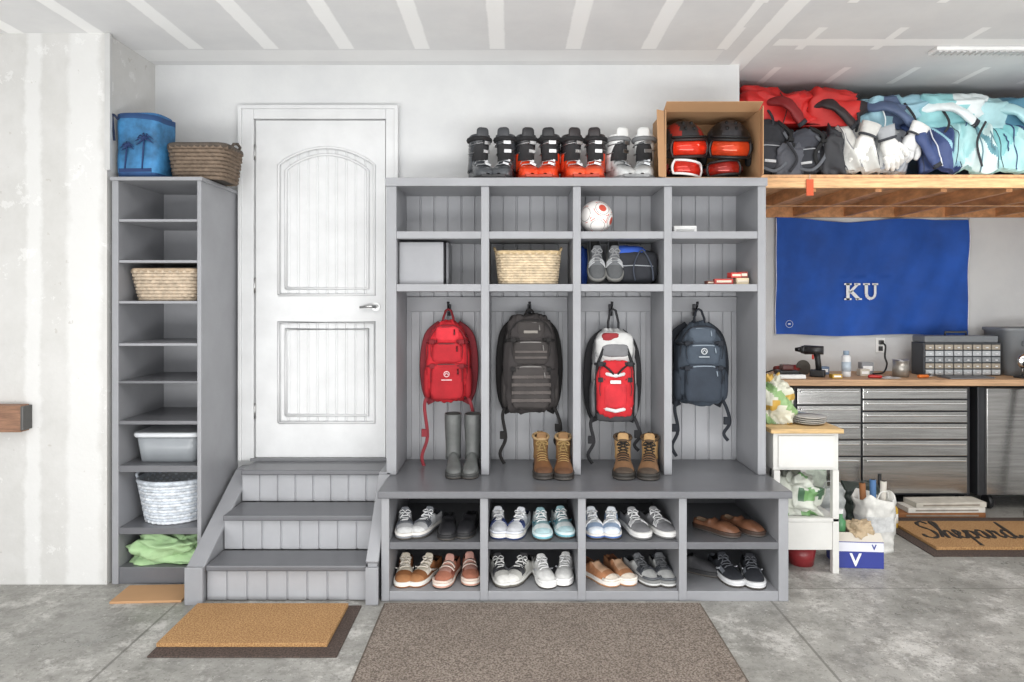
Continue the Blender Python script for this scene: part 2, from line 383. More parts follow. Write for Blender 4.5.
def footwear(name,label,cat,cu,cs,cl='#ffffff',cin='#2a2a2c',cacc=None,ctoe=None,bh=.075,L=.28,W=1,laces=4,group=None,op=.42,sole=.028,tong=True,rough=.7,instep=.088,ceye=None,cheel=None,stripe=None,bars=None,bumper=None,tread='#4a4642',cmid=None,velcro=None):
    t=thing(name,label,cat,group=group)
    H=[(0,bh*.93),(.05,bh*1.04),(.12,bh),(.28,bh*.9),(op,max(bh,instep)+.004),(op+.05,instep),(op+.11,instep*.86),(.68,.068),(.8,.056),(.9,.047),(.96,.036),(1,.024)]
    T=sorted(set([0,.012,.03,.06,.1,.16,.22,.28,.34,op-.03,op,op+.025,op+.05,op+.08,op+.12,.6,.66,.72,.78,.84,.89,.93,.96,.98,1]))
    XO=[-1,-1.05,-1.0,-.88,-.74,-.62,0,.62,.74,.88,1.0,1.05,1]; ZO=[0,.3,.72,1,.96,.5,.35,.5,.96,1,.72,.3,0]
    secs=[];z0=sole*.8; info=[]
    for q in T:
        hw=itp(q,HWT)*W; h=itp(q,H)
        o=1 if .03<q<=op-.02 else (0 if (q>=op+.01 or q<=.012) else .6)
        y=L/2-q*L; row=[]
        for j in range(13):
            a=pi*j/12; cx=-math.cos(a); cz=math.sin(a)**.62
            row.append(((cx*(1-o)+XO[j]*o)*hw,y,z0+(h-z0)*(cz*(1-o)+ZO[j]*o)))
        secs.append(row); info.append((q,o))
    def mf(i,j):
        q,o=info[i]
        if o>.5 and 3<j<8: return 1
        if q<.09: return 5
        if op<=q<.67 and 3<=j<=8: return 4
        if cacc and j in (1,2,9,10) and .5<q<.72: return 2
        if ctoe and q>.83: return 3
        return 0
    g=G(); g.loft(secs,mf,closed=False,caps=False)
    g.make('upper',[fabric(cu,rough),cloth(cin),fabric(cacc or cu,rough),fabric(ctoe or cu,rough),fabric(ceye or cu,rough),fabric(cheel or cacc or cu,rough)],t)
    make_sole(t,cs,L,W,sole,tread,cmid)
    if stripe:
        for s_ in (-1,1):
            g=G(); P=[]
            for k in range(9):
                q=.3+.32*k/8; hw=itp(q,HWT)*W
                P.append((s_*hw*1.035,L/2-q*L,.034+.03*(k/8)**1.5))
            g.tube(P,[.0015+.004*math.sin(pi*(k+.5)/9) for k in range(9)],6,flat=1)
            g.make('side_stripe',fabric(stripe),t)
    if bars:
        for s_ in (-1,1):
            for k in range(3):
                P=[]
                for i in range(6):
                    f=i/5; a=(.16+.62*f)*pi/2; q=.64+.045*k-.07*f; hw=itp(q,HWT)*W; h=itp(q,H)
                    P.append((s_*math.cos(a)*hw*1.03,L/2-q*L,z0+(h-z0)*math.sin(a)**.62+.0015))
                G().tube(P,.0036,6).make('side_bar',fabric(bars),t)
    if bumper:
        P=[(s_*itp(q,HWT)*W*1.06,L/2-q*L-.001,sole+.006) for s_,q in [(-1,.8),(-1,.86),(-1,.91),(-1,.95),(-1,.98),(1,.98),(1,.95),(1,.91),(1,.86),(1,.8)]]
        G().tube(P,.007,6).make('toe_bumper',fabric(bumper,.5),t)
    if velcro:
        for q in (op+.06,op+.15):
            h=itp(q,H); w=itp(q,HWT)*W; y=L/2-q*L
            P=[(math.copysign(abs(math.cos(a))**1,-math.cos(a))*w*1.02,y,z0+(h-z0)*math.sin(a)**.62+.002) for a in [pi*(.12+.76*i/8) for i in range(9)]]
            G().tube(P,.010,6,flat=.25).make('velcro_strap',fabric(velcro),t)
    if tong:
        g=G(); ty=L/2-(op-.01)*L; zt=max(instep,bh)+.022
        mx=Matrix.Translation((0,ty,zt-.02))@Matrix.Rotation(-.45,4,'X')
        g.puff((0,0,0),(.025*W,.006,.032),.6,seg=12,rng=8)
        for v in g.bm.verts: v.co=mx@v.co
        g.make('tongue',fabric(ceye or cu,.8),t)
    if laces:
        g=G(); a0,a1=op+.02,.66
        for k in range(laces):
            q=a0+(a1-a0)*k/(laces-.5); h=itp(q,H); w=.026*W; y=L/2-q*L; dy=.006*(1 if k%2 else -1)
            g.tube([(-w,y-.003-dy,h*.92),(-w*.5,y-dy*.5,h+.002),(w*.5,y+dy*.5,h+.002),(w,y+.003+dy,h*.92)],.0034,6)
        q=a0; h=itp(q,H); y=L/2-q*L
        for s_ in (-1,1):
            g.tube(smooth_path([(0,y,h+.006),(s_*.014,y+.01,h+.014),(s_*.03,y-.002,h+.006),(s_*.016,y-.012,h+.006),(0,y,h+.006)],4),.0025,5)
            g.tube([(0,y,h+.006),(s_*.012,y-.018,h),(s_*.026,y-.03,h-.014)],.0025,5)
        g.make('laces',cloth(cl),t)
    return t
def tallboot(name,label,cu,cs,bh,L=.28,W=1,cuff=None,cin='#2b2b2c',group=None,box_=.62,rx=.045,ry=.058,lean=0,rough=.7,ctoe=None,sole=.03,laces=None,buck=None,flare=1,collar=None,wr=.0,strap=None,pull=None,inst=.118,clow=0):
    t=thing(name,label,'boot' if 'ski' not in name else 'ski boot',group=group)
    H=[(0,.08),(.05,.1),(.15,.12),(.35,inst),(.45,inst*.96),(.56,.092),(.7,.074),(.82,.064),(.92,.052),(.97,.042),(1,.028)]
    T=[0,.015,.04,.08,.14,.22,.3,.38,.45,.5,.56,.62,.68,.74,.8,.85,.9,.94,.97,.99,1]
    z0=sole*.8; secs=[]; hb_=1.0 if box_>.5 else 1.2
    for q in T:
        hw=itp(q,HWT)*W; h=itp(q,H)*hb_; y=L/2-q*L
        secs.append([(-math.copysign(abs(math.cos(pi*j/14))**(box_+.15 if box_<.5 else 1),math.cos(pi*j/14))*hw,y,z0+(h-z0)*math.sin(pi*j/14)**box_) for j in range(15)])
    g=G(); g.loft(secs,lambda i,j:1 if (ctoe and T[i]>.8) else 0,closed=False,caps=False)
    cy=L/2-.235*L
    def cen(z): return cy-max(0,z-.08)*lean
    n=24; rings=[]; zs=[.07+(bh-.07)*i/10 for i in range(11)]
    def rad(z):
        f=(z-.07)/(bh-.07); k=(1+(flare-1)*f)
        return rx*k*(1-.06*math.sin(pi*min(1,f*1.6))),ry*k*(1-.1*math.sin(pi*min(1,f*1.6)))
    for z in zs:
        a,b=rad(z); w_=wr*noise.noise(Vector((z*30,0,1)))
        rings.append([(math.copysign(abs(math.cos(q))**.85,math.cos(q))*(a+w_),cen(z)+math.copysign(abs(math.sin(q))**.85,math.sin(q))*(b+w_),z) for q in [2*pi*i/n for i in range(n)]])
    def shr(ring,k,dz=0):
        c=Vector((0,cen(bh),0)); return [((p[0])*k,c.y+(p[1]-c.y)*k,p[2]+dz) for p in ring]
    top=rings[-1]
    outer=len(rings)
    rings+= [shr(top,.97,.004),shr(top,.87,.002),shr(top,.84,-.03),shr(top,.8,-(bh-.1)*.85)]
    g.loft(rings,lambda i,j:(0 if i<clow else (2 if i<outer+1 else 3)),True,True)
    g.make('upper',[fabric(cu,rough),fabric(ctoe or cu,rough),fabric(cuff or cu,rough),cloth(cin)],t)
    make_sole(t,cs,L,W,sole)
    g=G(); hw=.034*W
    g.prism([(-hw,L/2-.01),(-hw*.7,L/2),(hw*.7,L/2),(hw,L/2-.01),(hw*1.05,L/2-.085),(-hw*1.05,L/2-.085)],0,sole*.75,'z'); g.make('heel_block',M(cs,.6),t)
    def front(z): return cen(z)-rad(z)[1]
    if collar:
        g=G(); a,b=rad(bh); g.tube([(math.cos(q)*a,cen(bh)+math.sin(q)*b,bh+(.008*math.sin(q))) for q in [2*pi*i/20 for i in range(20)]],.009,8,closed=True); g.make('padded_collar',cloth(collar),t)
    if laces:
        g=G(); k=0
        for q in (.64,.58,.52,.47):
            h=itp(q,H); y=L/2-q*L; w=.026*W; g.tube([(-w,y+.004,h*.92),(-w*.4,y-.002,h+.003),(w*.4,y-.002,h+.003),(w,y+.004,h*.92)],.003,6)
        z=.125
        while z<bh-.008:
            y=front(z)-.004; w=.024*W; k+=1; d_=.008*(1 if k%2 else -1)
            g.tube([(-w,y+.01,z-d_),(0,y-.001,z),(w,y+.01,z+d_)],.003,6); g.tube([(-w,y+.01,z+d_),(0,y-.002,z),(w,y+.01,z-d_)],.003,6); z+=.018
        y=front(bh-.02)-.008
        for s_ in (-1,1): g.tube(smooth_path([(0,y,bh-.02),(s_*.02,y-.012,bh-.012),(s_*.034,y-.01,bh-.03),(s_*.014,y-.008,bh-.028),(0,y,bh-.02)],4),.003,5); g.tube([(0,y,bh-.02),(s_*.014,y-.012,bh-.045),(s_*.02,y-.01,bh-.07)],.003,5)
        g.make('laces',cloth(laces),t)
        g=G(); g.puff((0,front(bh)+.006,bh+.004),(.026*W,.007,.03),.6,seg=12,rng=8); g.make('tongue',fabric(cuff or cu),t)
    if pull:
        g=G(); g.tube([(-.012,cen(bh)+rad(bh)[1]-.002,bh-.02),(-.012,cen(bh)+rad(bh)[1]+.004,bh+.018),(.012,cen(bh)+rad(bh)[1]+.004,bh+.018),(.012,cen(bh)+rad(bh)[1]-.002,bh-.02)],.004,6); g.make('pull_tab',cloth(pull),t)
    if buck:
        for k,(q,zz) in enumerate(((.68,None),(.54,None),(None,.175),(None,.22))):
            if q: y=L/2-q*L; h=itp(q,H)*hb_+.004; w=itp(q,HWT)*W
            else: y=front(zz)-.004; h=zz; w=rad(zz)[0]
            g=G()
            if q: P=[(-w*.98,y+.002,h*.62),(-w*.62,y,h*.97),(0,y,h+.002),(w*.62,y,h*.97),(w*.98,y+.002,h*.62)]
            else: P=[(math.sin(a)*(w+.003),cen(h)-math.cos(a)*(rad(h)[1]+.004),h+.01*math.sin(a)) for a in (-1.5,-.9,-.3,.3,.9,1.5)]
            g.tube(P,.008,8,flat=.35)
            if q: g.box(-.018,.020,-.012,.012,-.004,.010,0,.002,Matrix.Translation((w*.35,y-.004,h))@Matrix.Rotation(.35,4,'Y'))
            else: g.box(-.022,.020,-.014,.0,-.010,.010,0,.002,Matrix.Translation((w*.4,y+.003,h))@Matrix.Rotation(.35,4,'Z'))
            g.make('buckle',metal(buck,.3),t)
        zz=bh-.02
        g=G(); a,b=rad(zz); g.tube([(math.cos(q)*(a+.003),cen(zz)+math.sin(q)*(b+.003),zz) for q in [2*pi*i/20 for i in range(20)]],.014,8,closed=True,flat=1,up=(0,0,1))
        g.make('power_strap',cloth(strap or '#1d1d1f'),t)
        g=G(); g.puff((0,front(bh)+.012,bh+.008),(.036,.012,.035),.6,seg=14,rng=8); g.make('tongue',plast(cuff or cu,.4),t)
        g=G(); g.box(-.032*W,.032*W,-L/2-.012,-L/2+.03,.008,sole+.004,0,.004); g.make('toe_lug',plast(cs,.4),t)
    return t
def pair(proto,xs,y,z,rz=(0,0),dy=None):
    dy=R.uniform(-.035,.035) if dy is None else dy
    proto.location=(xs[0],y+dy*.5,z); proto.rotation_euler=(0,0,rz[0])
    dup(proto,(xs[1],y-dy*.5-.002,z),rz[1])
def snk(lbl,cu,cs='#d8d5d0',cl='#f4f4f4',cin='#3a3c40',cacc=None,ctoe=None,**k):
    return footwear('sneaker',lbl,'shoe',cu,cs,cl,cin,cacc,ctoe,group='shoes in the bench cubbies',**k)
ZT,ZB=.295,.05; YS=-.53
pair(snk('white running shoe with gray mesh accents','#b4b5b7',cacc='#565b62',cin='#3a3c40',ceye='#7b7e83',cheel='#4d5157',ctoe='#cfd0d0',bars='#4d5158',cmid='#7b7e84',sole=.034),(-.562,-.45),YS,ZT,(.15,-.4))
pair(snk('black leather slip-on shoe','#2b2b2e','#1f1f21','#4a4a4d','#0e0e0f',laces=0,tong=False,rough=.35,bh=.065,instep=.08),(-.336,-.232),YS,ZT,(.03,-.15))
pair(snk('white athletic shoe with navy side panel','#cfd1d6',cacc='#34405e',cin='#2c3346',ceye='#e6e8ee',cheel='#39466a',bars='#2d3c6a',bumper='#c9ccd4',tread='#2d3c6a',W=.96),(-.072,.038),YS,ZT,(.08,-.3))
pair(snk('white sneaker with pale green trim','#d3dada','#c9dde0',cacc='#6b98a2',cin='#46606a',ceye='#8fb0b6',cheel='#5d909d',stripe='#4f8898',ctoe='#a9c4c9',sole=.034,cmid='#6ba6b3'),(.152,.262),YS,ZT,(.06,.15))
pair(snk('light blue and white running shoe','#9aaeca',cacc='#375591',cin='#263858',ceye='#e8edf4',cheel='#3c5c96',ctoe='#dfe6ef',bars='#f0f0f0',L=.27,cmid='#4467a5'),(.422,.522),YS,ZT,(.1,-.12))
pair(snk('gray mesh sneaker with white sole','#77777a',cacc='#515154',cin='#2c2c2e',ceye='#969698',bars='#c9c9ca',cs='#d9d8d6',sole=.036,tread='#6b6b6c',W=1.06),(.642,.762),YS,ZT,(.25,.4))
lf=footwear('loafer','brown leather slip-on with open heel','shoe','#6f4a35','#3c2b22','#7a5640','#a58a72',laces=0,tong=False,instep=.07,bh=.05,group='shoes in the bench cubbies',rough=.45,L=.26)
pair(lf,(1.07,1.215),YS,ZT,(.75,.6))
pair(snk('tan and white leather sneaker','#8a5935','#e3e0d9','#e8e0d4','#3f2e22',cacc='#e8e2d6',ceye='#d9cfbd',cheel='#6e452a',stripe='#f0ece4',ctoe='#a06f48',tread='#8a5935'),(-.562,-.452),YS,ZB,(.06,-.4))
pair(snk('pinkish tan suede shoe with straps','#ad705a','#e0d6cc','#e9dcd0','#3c302c',cacc='#8d4f3f',ceye='#c7978a',cheel='#7d4537',laces=0,velcro='#e3d2c6',bumper='#d8c3b6',cmid='#c59583'),(-.335,-.222),YS,ZB,(-.22,.12))
pair(snk('white sneaker with dark gray tongue','#c1c0bb','#dbdad6','#efefec','#2c2c2e',cacc='#6a685f',ceye='#3c3c3e',cheel='#7c7a70',bars='#45464a',ctoe='#d9d8d4',cmid='#6a685f',L=.29),(-.068,.046),YS,ZB,(.28,-.5))
pair(snk('clean white leather sneaker','#e3e3e1','#eeeeec','#ffffff','#6f6f6e',stripe='#bcbec4',ceye='#d8d8d6',bumper='#e9e9e8'),(.16,.28),YS,ZB,(.22,-.18))
pair(snk('tan canvas slip-on with white toe','#b67f5a','#ede7df','#ead9c6','#6d4530',ctoe='#e9dccd',ceye='#d8b090',L=.27,bumper='#eee6dc',tread='#b98a64',laces=0,tong=False),(.452,.565),YS,ZB,(.65,.35))
pair(snk('white and gray trail running shoe','#b3b4b3','#7f807f','#6b6d70','#2f3033',cacc='#4c5056',ceye='#6b6d70',bars='#3d4046',bumper='#55585c',sole=.036,cmid='#c9cac9'),(.678,.785),YS,ZB,(.45,.12))
pair(snk('black running shoe with white sole','#26282e','#cfd0d2','#5a5c62','#131315',cacc='#80848c',L=.3,W=1.1,stripe='#c9ccd2',sole=.036),(1.125,1.255),YS,ZB,(.2,-.16))
s1=snk('worn black slip-on shoe turned sideways','#3a3a3d','#2a2a2c','#3a3a3d','#1b1b1c',laces=0,tong=False); s1.location=(.99,-.45,ZB); s1.rotation_euler=(0,0,1.1)
rb=tallboot('rain_boot','tall matte gray rubber rain boot on the bench','#585a59','#3b3c3b',.315,L=.27,W=.92,rx=.043,ry=.056,rough=.4,cin='#3a3a39',group='rain boots on the bench',flare=1.12,wr=.002)
pair(rb,(-.322,-.223),-.36,.556,(.12,-.05),0)
wb=tallboot('work_boot','brown leather lace-up work boot with tan collar','#6a4628','#2e2a27',.19,L=.29,W=1.1,rx=.042,ry=.055,cuff='#7d5c37',laces='#9c8152',collar='#a98d66',pull='#5a4a38',ctoe='#553721',group='work boots on the bench',sole=.036)
pair(wb,(.165,.282),-.37,.556,(.05,-.06),.01)
hb=tallboot('hiking_boot','tan suede hiking boot with dark laces','#75563a','#26231f',.185,L=.3,W=1.2,rx=.046,ry=.06,cuff='#a68458',laces='#211d1a',collar='#54422f',pull='#222222',ctoe='#3f342a',group='hiking boots on the bench',sole=.036)
pair(hb,(.612,.752),-.37,.556,(-.12,-.25),.01)
ds=footwear('sneaker','dark gray mesh running shoe in locker cubby','shoe','#4b4d4f','#6c6c6a','#8f9092','#222222',cacc='#737577',group='shoes in the upper cubby',ceye='#65676a',bars='#b0b2b4',L=.26)
for i,x in enumerate((.47,.575)):
    o=ds if i==0 else dup(ds,(0,0,0))
    o.location=(x,-.25,1.715); o.rotation_euler=(.95,0,.05-.1*i)
def ski(lbl,lower,cuff,cb,x,rz,strap='#1d1d1f',cs='#2c2c2e',ct=None,clow=4):
    p=tallboot('ski_boot',lbl,lower,cs,.265,L=.27,W=1.28,cuff=cuff,cin='#2b2b2d',group='ski boots on top of the locker',box_=.4,rx=.054,ry=.064,lean=.28,rough=.25,sole=.022,buck=cb,strap=strap,flare=1.06,ctoe=ct,inst=.135,clow=clow)
    pair(p,x,-.235,2.176,rz,0)
ski('black and gray hard-shell ski boot','#4a4d51','#3a3c40','#a8a9ab',(-.178,-.04),(.35,-.25))
ski('black ski boot with bright orange-red lower shell','#e2431d','#262629','#b9b9ba',(.083,.212),(.22,-.22),cs='#a83318',clow=5)
ski('black ski boot with red shell and buckles','#dc4828','#2a2527','#b9b9ba',(.345,.472),(.22,-.25),ct='#e35632',cs='#a83318',clow=5)
ski('white and silver hard-shell ski boot','#c4c6c6','#dcdddc','#9b9d9f',(.612,.75),(.3,-.25),strap='#77797b',cs='#8a8b8c')
# ------------------------------------------------------------------ box with helmets
CARD=M('#b78f69',.85,0,.05,3,.05,60)
t=thing('cardboard_box','open brown cardboard box holding ski helmets','box',(1.10,-.22,2.177))
g=G(); w,d,h=.262,.17,.375
g.box(-w,w,-d,d,0,.005); g.box(-w,-w+.005,-d,d,.005,h); g.box(w-.005,w,-d,d,.005,h); g.box(-w+.005,w-.005,d-.005,d,.005,h)
g.box(-w,w,-d+.05,d,h,h+.005)
g.make('box_body',CARD,t)
g=G(); g.box(0,.06,-.002,.002,0,h*.96,0,0,Matrix.Translation((-w,-d,0.004))@Matrix.Rotation(pi+.75,4,'Z')@Matrix.Rotation(.05,4,'Y')); g.make('flap',CARD,t)
g=G(); g.box(0,.004,-.10,0,0,h-.01,0,0,Matrix.Translation((w-.006,-d,0.004))@Matrix.Rotation(-.2,4,'Z')); g.make('flap',CARD,t)
g=G(); g.box(-w,w,-.09,0,0,.004,0,0,Matrix.Translation((0,-d+.05,h))@Matrix.Rotation(-.35,4,'X')); g.make('flap',CARD,t)
def goggle_parts(t,clens,cf,z0=0,r=.112,ry=.136,cst='#222224',full=True):
    def arc(r,rz_,z,n=14,a0=.5): return [(math.sin(-a0*pi+2*a0*pi*i/n)*r,-math.cos(-a0*pi+2*a0*pi*i/n)*rz_,z+z0) for i in range(n+1)]
    secs=[]
    for p,k in ((.008,.96),(.022,1.03),(.045,1.07),(.068,1.04),(.086,.96)): secs.append(arc(r*k,ry*k,p+.006,a0=.27))
    G().loft(secs,0,False,False).make('goggle_lens',M(clens,.06,.3,.25,9,0),t)
    g=G(); A=arc(r*1.01,ry*1.02,.012,a0=.275); B=arc(r*1.01,ry*1.02,.094,a0=.275)
    e1=[Vector(A[-1]).lerp(Vector(B[-1]),f)+Vector((.012*math.sin(pi*f),.004,0)) for f in (.25,.5,.75)]; e2=[Vector(B[0]).lerp(Vector(A[0]),f)+Vector((-.012*math.sin(pi*f),.004,0)) for f in (.25,.5,.75)]
    g.tube([Vector(p) for p in A]+e1+[Vector(p) for p in B[::-1]]+e2,.008,8,closed=True)
    g.make('goggle_frame',plast(cf,.5),t)
    secs=[]
    for i in range(17):
        a=(-.18+1.36*i/16)*pi; x,y=math.cos(a)*r*1.07,math.sin(a)*ry*(1.03 if full else .55)
        secs.append([(x,y,z0+.038),(x*1.02,y*1.02,z0+.058),(x,y,z0+.078),(x*.96,y*.96,z0+.058)])
    G().loft(secs).make('goggle_strap',cloth(cst),t)
def helmet(lbl,c,cf,clens,loc,rz=0,sc_=1,rx=.3,c2=None,ry_=0,cst='#222224'):
    t=thing('ski_helmet',lbl,'helmet',loc,rz,'ski helmets in the cardboard box',sc_)
    t.rotation_euler=(rx,ry_,rz)
    def f(p):
        p=p.copy()
        if p.z<-.35: p.z=-.35-(p.z+.35)*.1
        return p
    G().puff((0,0,.052),(.118,.13,.14),1.0,seg=40,rng=28,fn=f,mf=lambda p:1 if (.05<abs(p.x)<.085 and p.z>.06 and p.y<.05) else 0).make('shell',[plast(c,.3),plast(c2 or '#101012',.4)],t)
    for x in (-.022,.022):
        for yy,zz in ((-.085,.150),(-.05,.176)):
            g=G(); g.puff((x,yy,zz),(.008,.016,.01),.8,seg=10,rng=6); g.make('vent',plast('#0a0a0b',.6),t)
    g=G(); g.tube([(math.sin(a)*.113,-math.cos(a)*.128,.108) for a in [(-.3+.6*i/12)*pi for i in range(13)]],.008,6,flat=.7); g.make('brim',plast('#161618',.5),t)
    goggle_parts(t,clens,cf,cst=cst)
    for s_ in (-1,1): G().puff((s_*.108,.01,.0),(.014,.035,.035),.7,seg=12,rng=8).make('ear_pad',cloth('#1a1a1c'),t)
    return t
helmet('black ski helmet with glossy red mirrored goggles','#2a2a2d','#2a1a1a','#d93018',(.972,-.215,2.318),.16,1.10,.2,'#8c231c',-.06)
helmet('large black ski helmet with orange red goggles','#303034','#151416','#c8401e',(1.226,-.215,2.315),-.14,1.14,.22,None,.05)
for x,y,c,f,l,rz,ry_ in ((.95,-.235,'#c2281a','#e0e0e0','red ski goggles with white frame lying in box',.25,.12),(1.20,-.235,'#8d2018','#1c1c1e','dark red ski goggles with black frame lying in box',-.2,-.08)):
    t=thing('ski_goggles',l,'goggles',(x,y,2.192),rz,'loose ski goggles in the box',.92); t.rotation_euler=(0,ry_,rz); goggle_parts(t,c,f,full=False,cst='#7d1f1a')
t=thing('helmet_bag','black fabric helmet bag under the helmets','bag',(1.10,-.13,2.184)); G().puff((0,0,.05),(.22,.06,.05),.5,seg=32,rng=14,fn=lambda p:p*(1+.1*noise.noise(p*3))).make('bag_body',cloth('#1d1d20'),t); G().tube([(-.2,-.05,.07),(0,-.064,.075),(.2,-.05,.07)],.003,6).make('drawstring',cloth('#c9c9c9'),t)
# ------------------------------------------------------------------ baskets
def rrect(w,d,r,n=64):
    pts=[];per=[]
    for k,(cx,cy,a0) in enumerate(((w/2-r,d/2-r,0),(-w/2+r,d/2-r,pi/2),(-w/2+r,-d/2+r,pi),(w/2-r,-d/2+r,3*pi/2))):
        for i in range(5): a=a0+pi/2*i/4; per.append(Vector((cx+r*math.cos(a),cy+r*math.sin(a),0)))
    L=[0]; P=per+[per[0]]
    for a,b in zip(P,P[1:]): L.append(L[-1]+(b-a).length)
    for i in range(n):
        s=L[-1]*i/n
        for k in range(len(P)-1):
            if L[k]<=s<=L[k+1]+1e-9:
                pts.append(P[k].lerp(P[k+1],(s-L[k])/max(1e-9,L[k+1]-L[k]))); break
    return pts
def basket(lbl,w,d,h,taper,c,cr,cin,loc,rz=0,n=11,handles=True,r=.05,cols=None,rimr=.011,amp=.006):
    t=thing('wicker_basket',lbl,'basket',loc,rz)
    mats=[M(x,.75,0,.2,30,.3,120) for x in (cols or [c])]
    g=G(); N_=64
    for k in range(n):
        z=(k+.5)/n*h; s=1-taper*(1-z/h)
        pts=[]
        for i,p in enumerate(rrect(w*s,d*s,r,N_)):
            q=p*(1+(amp/w*1.6)*(1 if (i+k)%2 else -1)); pts.append((q.x,q.y,z))
        g.tube(pts,h/n*.56,6,m=k%len(mats),closed=False,caps=False)
        g.tube([pts[-1],pts[0]],h/n*.56,6,m=k%len(mats))
    g.make('woven_body',mats,t)
    g=G(); secs=[[(p.x*k,p.y*k,z) for p in rrect(w,d,r,32)] for k,z in (((1-taper)*.96,.004),(.975,h-.003),(.95,h-.003),((1-taper)*.93,.012))]
    g.loft(secs,0,True,True); g.make('liner',cloth(cin),t)
    g=G(); P=[(p.x,p.y,h) for p in rrect(w*1.01,d*1.01,r,48)]; g.tube(P,rimr,8,closed=True)
    g.make('rim',M(cr,.7,0,.2,30,.3,120),t)
    if handles:
        for s_ in (-1,1):
            g=G(); x=s_*w*.505
            g.tube([(x,-.05,h),(x+s_*.012,-.045,h+.022),(x+s_*.016,0,h+.032),(x+s_*.012,.045,h+.022),(x,.05,h)],.008,8)
            g.make('handle',M(cr,.7,0,.2,30,.3,120),t)
    return t
basket('natural woven wicker basket in locker cubby',.345,.26,.175,.1,'#cdbb9f','#bda680','#a08c6c',(.09,-.235,1.598),handles=True,n=12,amp=.008)
basket('beige wicker laundry basket on tower shelf',.355,.3,.165,.16,'#c3b29d','#b09c84','#94836f',(-1.873,-.31,1.506),n=9,handles=False,amp=.008)
basket('gray-brown wicker laundry basket on top of tower',.315,.26,.185,.14,'#786859','#4f463e','#3a342e',(-1.71,-.30,2.165),n=9,rimr=.014,amp=.008)
W_='#dfe3e8'
basket('round pale blue white ribbed rope basket on shelf',.37,.34,.225,.16,W_,'#c3cad2','#c3c6ca',(-1.873,-.31,.301),n=14,r=.16,cols=[W_,'#cdd4dd'],handles=True,rimr=.013)
t=thing('plastic_bin','translucent plastic storage bin with white lid','plastic bin',(-1.873,-.29,.631))
g=G(); secs=[[(p.x*k,p.y*k,z) for p in rrect(.35,.3,.03,32)] for k,z in ((.86,0),(.97,.145),(.95,.145),(.84,.01))]
g.loft(secs); g.make('bin_body',M('#adb2b7',.25,0,.05,6,0,90,.3),t)
g=G(); g.loft([[(p.x*k,p.y*k,z) for p in rrect(.355,.305,.03,32)] for k,z in ((1,.138),(1.02,.142),(1.02,.158),(.97,.163))]); g.make('lid',plast('#d3d6da',.3),t)
t=thing('cooler_bag','blue insulated beach tote printed with palm trees','bag',(-2.01,-.36,2.165),-.06)
g=G(); secs=[]
for k in range(13):
    f=k/12; z=f*.34; dd=.11-.008*f+.004*math.sin(f*9); ww=.108+.016*f+.004*math.sin(f*5)
    secs.append([(p.x*ww/.13*1.0,p.y*dd/.12,z+.01*math.sin(i*.4)*f) for i,p in enumerate(rrect(.26,.24,.04,32))])
g.loft(secs,lambda i,j:1 if i>=11 or i<1 else 0); g.make('bag_body',[M('#3a78a8',.65,0,.45,7,.4,30),cloth('#294a78')],t)
g=G(); g.puff((0,0,.34),(.115,.10,.018),.5,seg=24,rng=8); g.make('lid',cloth('#3a6c9c'),t)
g=G()
for px_,pz,s_ in ((-.055,.12,1),(.04,.14,1.35)):
    yy=-.122+.009
    g.tube([(px_,yy,pz-.07*s_),(px_+.006,yy-.001,pz),(px_+.012,yy,pz+.05*s_)],.0045,6)
    for a in (20,60,100,140,175,215,-20):
        a=math.radians(a); g.tube([(px_+.012,yy,pz+.05*s_),(px_+.012+.022*s_*math.cos(a),yy,pz+.05*s_+.022*s_*math.sin(a)),(px_+.012+.04*s_*math.cos(a),yy+.001,pz+.038*s_+.022*s_*math.sin(a))],[.005,.005,.001],5)
g.box(-.09,.09,-.1125,-.105,.03,.05); g.make('palm_print',plast('#1c3360',.7),t)
g=G(); g.tube(smooth_path([(-.09,-.115,.31),(-.11,-.13,.335),(-.118,-.12,.30),(-.115,-.11,.2)]),.006,6); g.make('strap',cloth('#1f2b47'),t)
def lump(name,lbl,cat,loc,r,c,seed=0,fold=.16,rz=0,group=None,seg=84,rng=56,e=.6,rough=.85,parent=None,mats=None,mf=None,flatb=.7,freq=2.2,fine=.22):
    rr=random.Random(seed*13+1)
    off=Vector((seed*3.1,seed*1.7,seed*.9))
    d1=Vector((rr.uniform(-1,1),rr.uniform(-.4,.4),rr.uniform(-1,1))).normalized(); d2=Vector((rr.uniform(-1,1),rr.uniform(-1,1),rr.uniform(-1,1))).normalized()
    def f(p):
        wa=noise.noise(p*1.1+off)*1.1; wb_=noise.noise(p*1.5+off*2)*1.2
        a=tri(p.dot(d1)*freq*.6+wa); b=tri(p.dot(d2)*freq*1.1+wb_+.3*a); c_=tri(p.dot(d1.cross(d2))*freq*2.1+wa*2)
        n3=noise.noise(p*1.2+off)
        k=1+fold*((a-.5)*.9+(b-.5)*.55+(c_-.5)*fine)+.3*n3
        o=p*k
        if o.z<-flatb: o.z=-flatb
        return o
    g=G(); g.puff((0,0,r[2]*flatb),r,e,seg=seg,rng=rng,fn=f,mf=mf)
    if parent: return g.make(name,mats or M(c,rough,0,.1,6,.4,140),parent,loc,(0,0,rz))
    o=g.make(name,mats or M(c,rough,0,.1,6,.4,140),None,loc,(0,0,rz),label=lbl,category=cat)
    if group: o['group']=group
    return o
lump('cloth_bag','crumpled pale green fabric bag on bottom shelf','bag',(-1.873,-.36,.091),(.17,.11,.085),'#a3c293',3,.3)
g=G(); g.box(-.175,.175,-.10,.10,0,.012,0,.002,Matrix.Rotation(.05,4,'Z')); g.make('cardboard_sheet',CARD,None,(-1.83,-.63,.0),label='flat tan cardboard sheet on floor before tower',category='cardboard')
